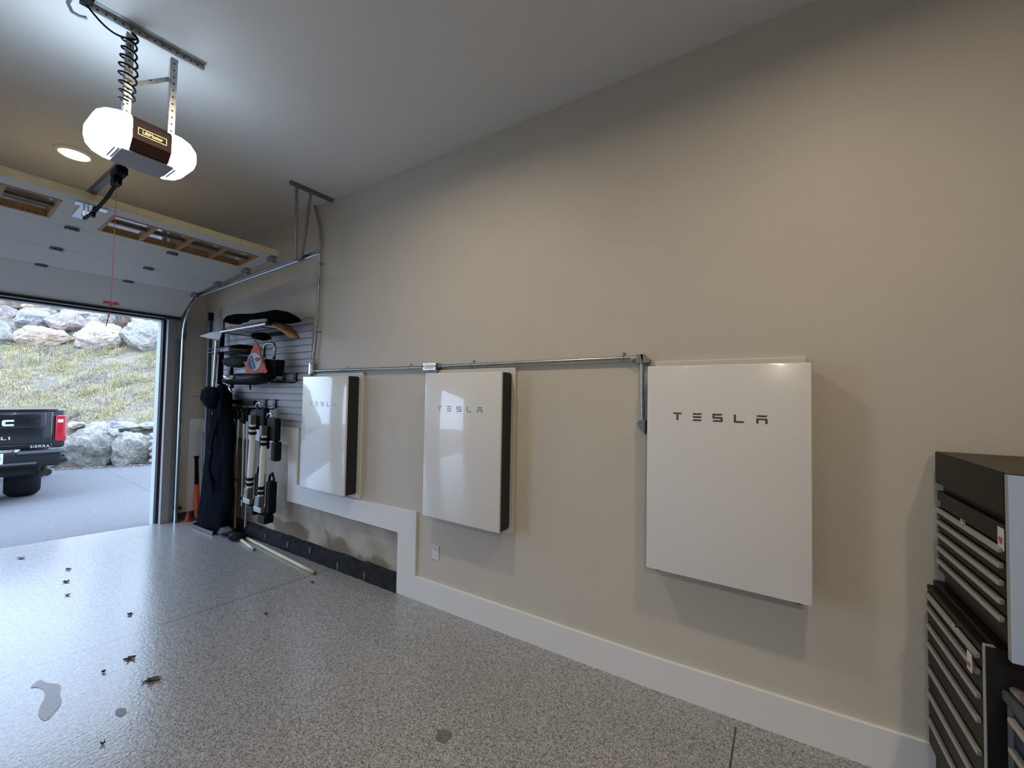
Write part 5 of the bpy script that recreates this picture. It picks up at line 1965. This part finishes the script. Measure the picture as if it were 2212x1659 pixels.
# ================================================================== PICKUP TRUCK
TF = Vector((-0.993, 0.118, 0))       # forward
TU = Vector((0.118, 0.993, 0))        # to the right-hand side
d = ray(140, 960)
TP = CAM + d * (7.4 / d.dot(FWD))
TG = gz(TP.x - 1.0) + 0.0
TM = Matrix(((TU.x, TF.x, 0, TP.x), (TU.y, TF.y, 0, TP.y), (0, 0, 1, 0), (0, 0, 0, 1)))   # local: x right, y forward, z world height


def tpx(px, py, off=0.0):
    """photo ray on the truck's rear plane -> local (x, z)"""
    dd = ray(px, py)
    t = ((TP - CAM).dot(TF) + off) / dd.dot(TF)
    q = CAM + dd * t
    return (q - TP).dot(TU), q.z


TW = 1.76
tr = thing('pickup_truck', (TP.x, TP.y, TG), 'black pickup truck parked outside with its tailgate towards the garage', 'truck')
to = tuple(tr.location)
CARB = mat('black_car_paint', (0.008, 0.010, 0.013), 0.18, coat=1.0)
CARD = mat('black_trim_plastic', (0.010, 0.011, 0.012), 0.6, spec=0.25)
ztop = tpx(60, 883)[1]
ztl0, ztl1 = tpx(143, 952)[1], tpx(126, 897)[1]
zbump1, zbump0 = tpx(137, 971)[1], tpx(110, 1004)[1]


def TB():
    return MB(to, TM)


TB().box(-TW, 0.0, 0.06, 2.1, ztl0 - 0.12, ztop - 0.015, bev=0.035, seg=3).build('bed', CARB, tr, smooth=True, auto=40)
TB().box(-TW + 0.02, -0.02, 2.15, 4.0, ztl0 - 0.12, ztop - 0.10, bev=0.06, seg=3).box(-TW + 0.02, -0.02, 4.02, 5.2, ztl0 - 0.12, ztop - 0.20, bev=0.08, seg=3).build('front_body', CARB, tr, smooth=True, auto=40)
tg = TB().box(-TW + 0.155, -0.155, 0.0, 0.058, ztl0 - 0.03, ztop - 0.05, bev=0.022, seg=3).build('tailgate', CARB, tr, smooth=True, auto=40)
zc = tpx(30, 926)[1]
TB().box(-TW + 0.22, -0.24, -0.012, 0.004, zc, ztop - 0.085, bev=0.010, seg=3).build('tailgate_panel', CARB, tg, smooth=True, auto=40)
TB().box(-TW + 0.10, -0.10, -0.016, 0.10, ztop - 0.05, ztop, bev=0.014, seg=3).build('tailgate_spoiler', CARB, tg, smooth=True, auto=40)
TB().box(-TW + 0.16, -0.16, -0.010, 0.05, ztl0 - 0.10, ztl0 - 0.032, bev=0.008).build('lower_tailgate_trim', CARB, tg)
TLR = mat('red_tail_lens', (0.42, 0.012, 0.03), 0.15, coat=1.0)
for sx_ in (0, 1):
    x1_ = 0.012 if sx_ == 0 else -TW + 0.125
    x0_ = x1_ - 0.137
    tl = TB().box(x0_, x1_, -0.012, 0.14, ztl0, ztl1, bev=0.018, seg=3).build('tail_light', TLR, tr, smooth=True, auto=40)
    zz = ztl1 - 0.13
    TB().box(x0_ + 0.025, x1_ - 0.045, -0.0145, -0.0125, zz, zz + 0.055).build('reverse_lens', mat('clear_lens', (0.75, 0.68, 0.72), 0.1), tl)
# bumper with corner step
TB().box(-TW + 0.05, -0.05, -0.10, 0.05, zbump0, zbump1, bev=0.025, seg=3).build('bumper', CARD, tr, smooth=True, auto=40)
TB().box(-0.55, 0.01, -0.125, 0.09, zbump1 - 0.035, zbump1 + 0.012, bev=0.012).box(-TW - 0.01, -TW + 0.5, -0.125, 0.09, zbump1 - 0.035, zbump1 + 0.012, bev=0.012).build('bumper_top_pad', mat('bumper_grey', (0.07, 0.075, 0.085), 0.4), tr)
TB().box(-TW + 0.30, -0.33, -0.125, -0.02, zbump0 + 0.05, zbump0 + 0.085, bev=0.006).build('bumper_lower_bar', mat('bumper_grey', (0.07, 0.075, 0.085), 0.4), tr)
TB().prism([(-0.22, -0.10, zbump0 + 0.01), (0.035, -0.06, zbump0 + 0.05), (0.035, 0.20, zbump0 + 0.05), (-0.22, 0.2, zbump0 + 0.01)], (0, 0, 0.07), bev=0.015).build('corner_step', CARD, tr)
# plate
px_r = tpx(7, 991)[0]
zp1, zp0 = tpx(6, 979)[1], tpx(6, 1002)[1]
pl_ = TB().box(px_r - 0.31, px_r, -0.112, -0.1025, zp0, zp1, bev=0.004).build('licence_plate', mat('plate_white', (0.62, 0.66, 0.74), 0.4), tr)
LT = Matrix.Translation(-Vector(to)) @ TM


def ttext(nm, body, size, m, par, x, y, z, sx=1.0, space=1.0, dep=0.003, align='CENTER'):
    return text_mesh(nm, body, size, m, par, LT @ frame((x, y, z), (1, 0, 0), (0, 0, 1)), depth=dep, sx=sx, space=space, align=align)


ttext('plate_number', '0', 0.13, mat('plate_blue', (0.10, 0.14, 0.45), 0.5), pl_, px_r - 0.055, -0.1135, (zp0 + zp1) / 2, dep=0.001)
# chrome lettering
xr_, zt_ = tpx(30.5, 907)
xl_, zb_ = tpx(3.5, 921)


def big_c(mbx, x0_, x1_, z0_, z1_):
    t_ = (z1_ - z0_) * 0.30
    y_ = -0.014
    mbx.prism([(x1_, y_, z1_), (x0_ + t_ * 0.6, y_, z1_), (x0_, y_, z1_ - t_ * 0.6), (x0_, y_, z0_ + t_ * 0.6), (x0_ + t_ * 0.6, y_, z0_), (x1_, y_, z0_), (x1_, y_, z0_ + t_),
               (x0_ + t_ * 1.2, y_, z0_ + t_), (x0_ + t_ * 1.2, y_, z1_ - t_), (x1_, y_, z1_ - t_)], (0, -0.012, 0), bev=0.003)


big_c(mb_ := TB(), xl_, xr_, zb_, zt_)
mb_.build('emblem_letter', BADGE, tg)
wL = xr_ - xl_
mb_ = TB()
x1_ = xl_ - 0.03
mb_.prism([(x1_, -0.014, zt_), (x1_ - wL * 1.15, -0.014, zt_), (x1_ - wL * 1.15, -0.014, zb_), (x1_ - wL * 0.9, -0.014, zb_), (x1_ - wL * 0.9, -0.014, zt_ - 0.04), (x1_ - wL * 0.7, -0.014, zt_ - 0.04), (x1_ - wL * 0.7, -0.014, zb_),
           (x1_ - wL * 0.45, -0.014, zb_), (x1_ - wL * 0.45, -0.014, zt_ - 0.04), (x1_ - wL * 0.25, -0.014, zt_ - 0.04), (x1_ - wL * 0.25, -0.014, zb_), (x1_, -0.014, zb_)], (0, -0.012, 0), bev=0.003)
mb_.build('emblem_letter', BADGE, tg)
mb_ = TB()
x1_ = x1_ - wL * 1.15 - 0.03
t_ = (zt_ - zb_) * 0.3
mb_.prism([(x1_, -0.014, zt_), (x1_ - wL, -0.014, zt_), (x1_ - wL, -0.014, zb_), (x1_, -0.014, zb_), (x1_, -0.014, zb_ + t_ * 1.9), (x1_ - wL * 0.5, -0.014, zb_ + t_ * 1.9), (x1_ - wL * 0.5, -0.014, zb_ + t_ * 1.1), (x1_ - wL * 0.25, -0.014, zb_ + t_), (x1_ - wL * 0.75, -0.014, zb_ + t_), (x1_ - wL * 0.75, -0.014, zt_ - t_), (x1_, -0.014, zt_ - t_)], (0, -0.012, 0))
mb_.build('emblem_letter', BADGE, tg)
xr2, zc2 = tpx(23.5, 947)
ttext('trim_lettering', 'DENALI', 0.075, BADGE, tg, xr2, -0.006, zc2, sx=1.9, space=1.15, align='RIGHT')
xa_, za_ = tpx(61, 966.5)
xb_, zb2 = tpx(111, 962)
ttext('model_lettering', 'SIERRA', 0.060, BADGE, tg, (xa_ + xb_) / 2, -0.013, (za_ + zb2) / 2, sx=1.15, space=1.1)
# underbody, exhaust, rear wheels
TB().box(-TW + 0.30, -0.30, 0.05, 1.9, zbump0 - 0.16, zbump0 + 0.05, bev=0.02).build('underbody', CARD, tr)
xe, ze = tpx(101, 1020)
TB().cyl((xe, -0.02, ze), (xe, 0.6, ze), 0.062, n=18).build('exhaust_tip', mat('dark_exhaust', (0.06, 0.05, 0.05), 0.35, 0.8), tr, smooth=True, auto=40)
TB().box(-TW + 0.4, -0.40, 0.62, 0.78, ze - 0.09, ze + 0.03, bev=0.03).build('axle', CARD, tr)
WR = 0.41
for (cx_, cy2) in ((-0.47, 1.02), (-TW + 0.47, 1.02), (-0.30, 4.3), (-TW + 0.30, 4.3)):
    gzz = gz((TM @ Vector((cx_, cy2, 0))).x)
    w_ = TB()
    prof = [(0.24, -0.22), (0.32, -0.225), (WR - 0.07, -0.212), (WR - 0.02, -0.17), (WR, -0.09), (WR, 0.09), (WR - 0.02, 0.17), (WR - 0.07, 0.212), (0.32, 0.225), (0.24, 0.22)]
    w_.lathe((cx_, cy2, gzz + WR), prof, 36, axis='x')
    wo = w_.build('tyre', RUBBER, tr, smooth=True, auto=40)
    TB().cyl((cx_ - 0.12, cy2, gzz + WR), (cx_ + 0.12, cy2, gzz + WR), 0.235, n=24).build('wheel_rim', GALVD, wo)
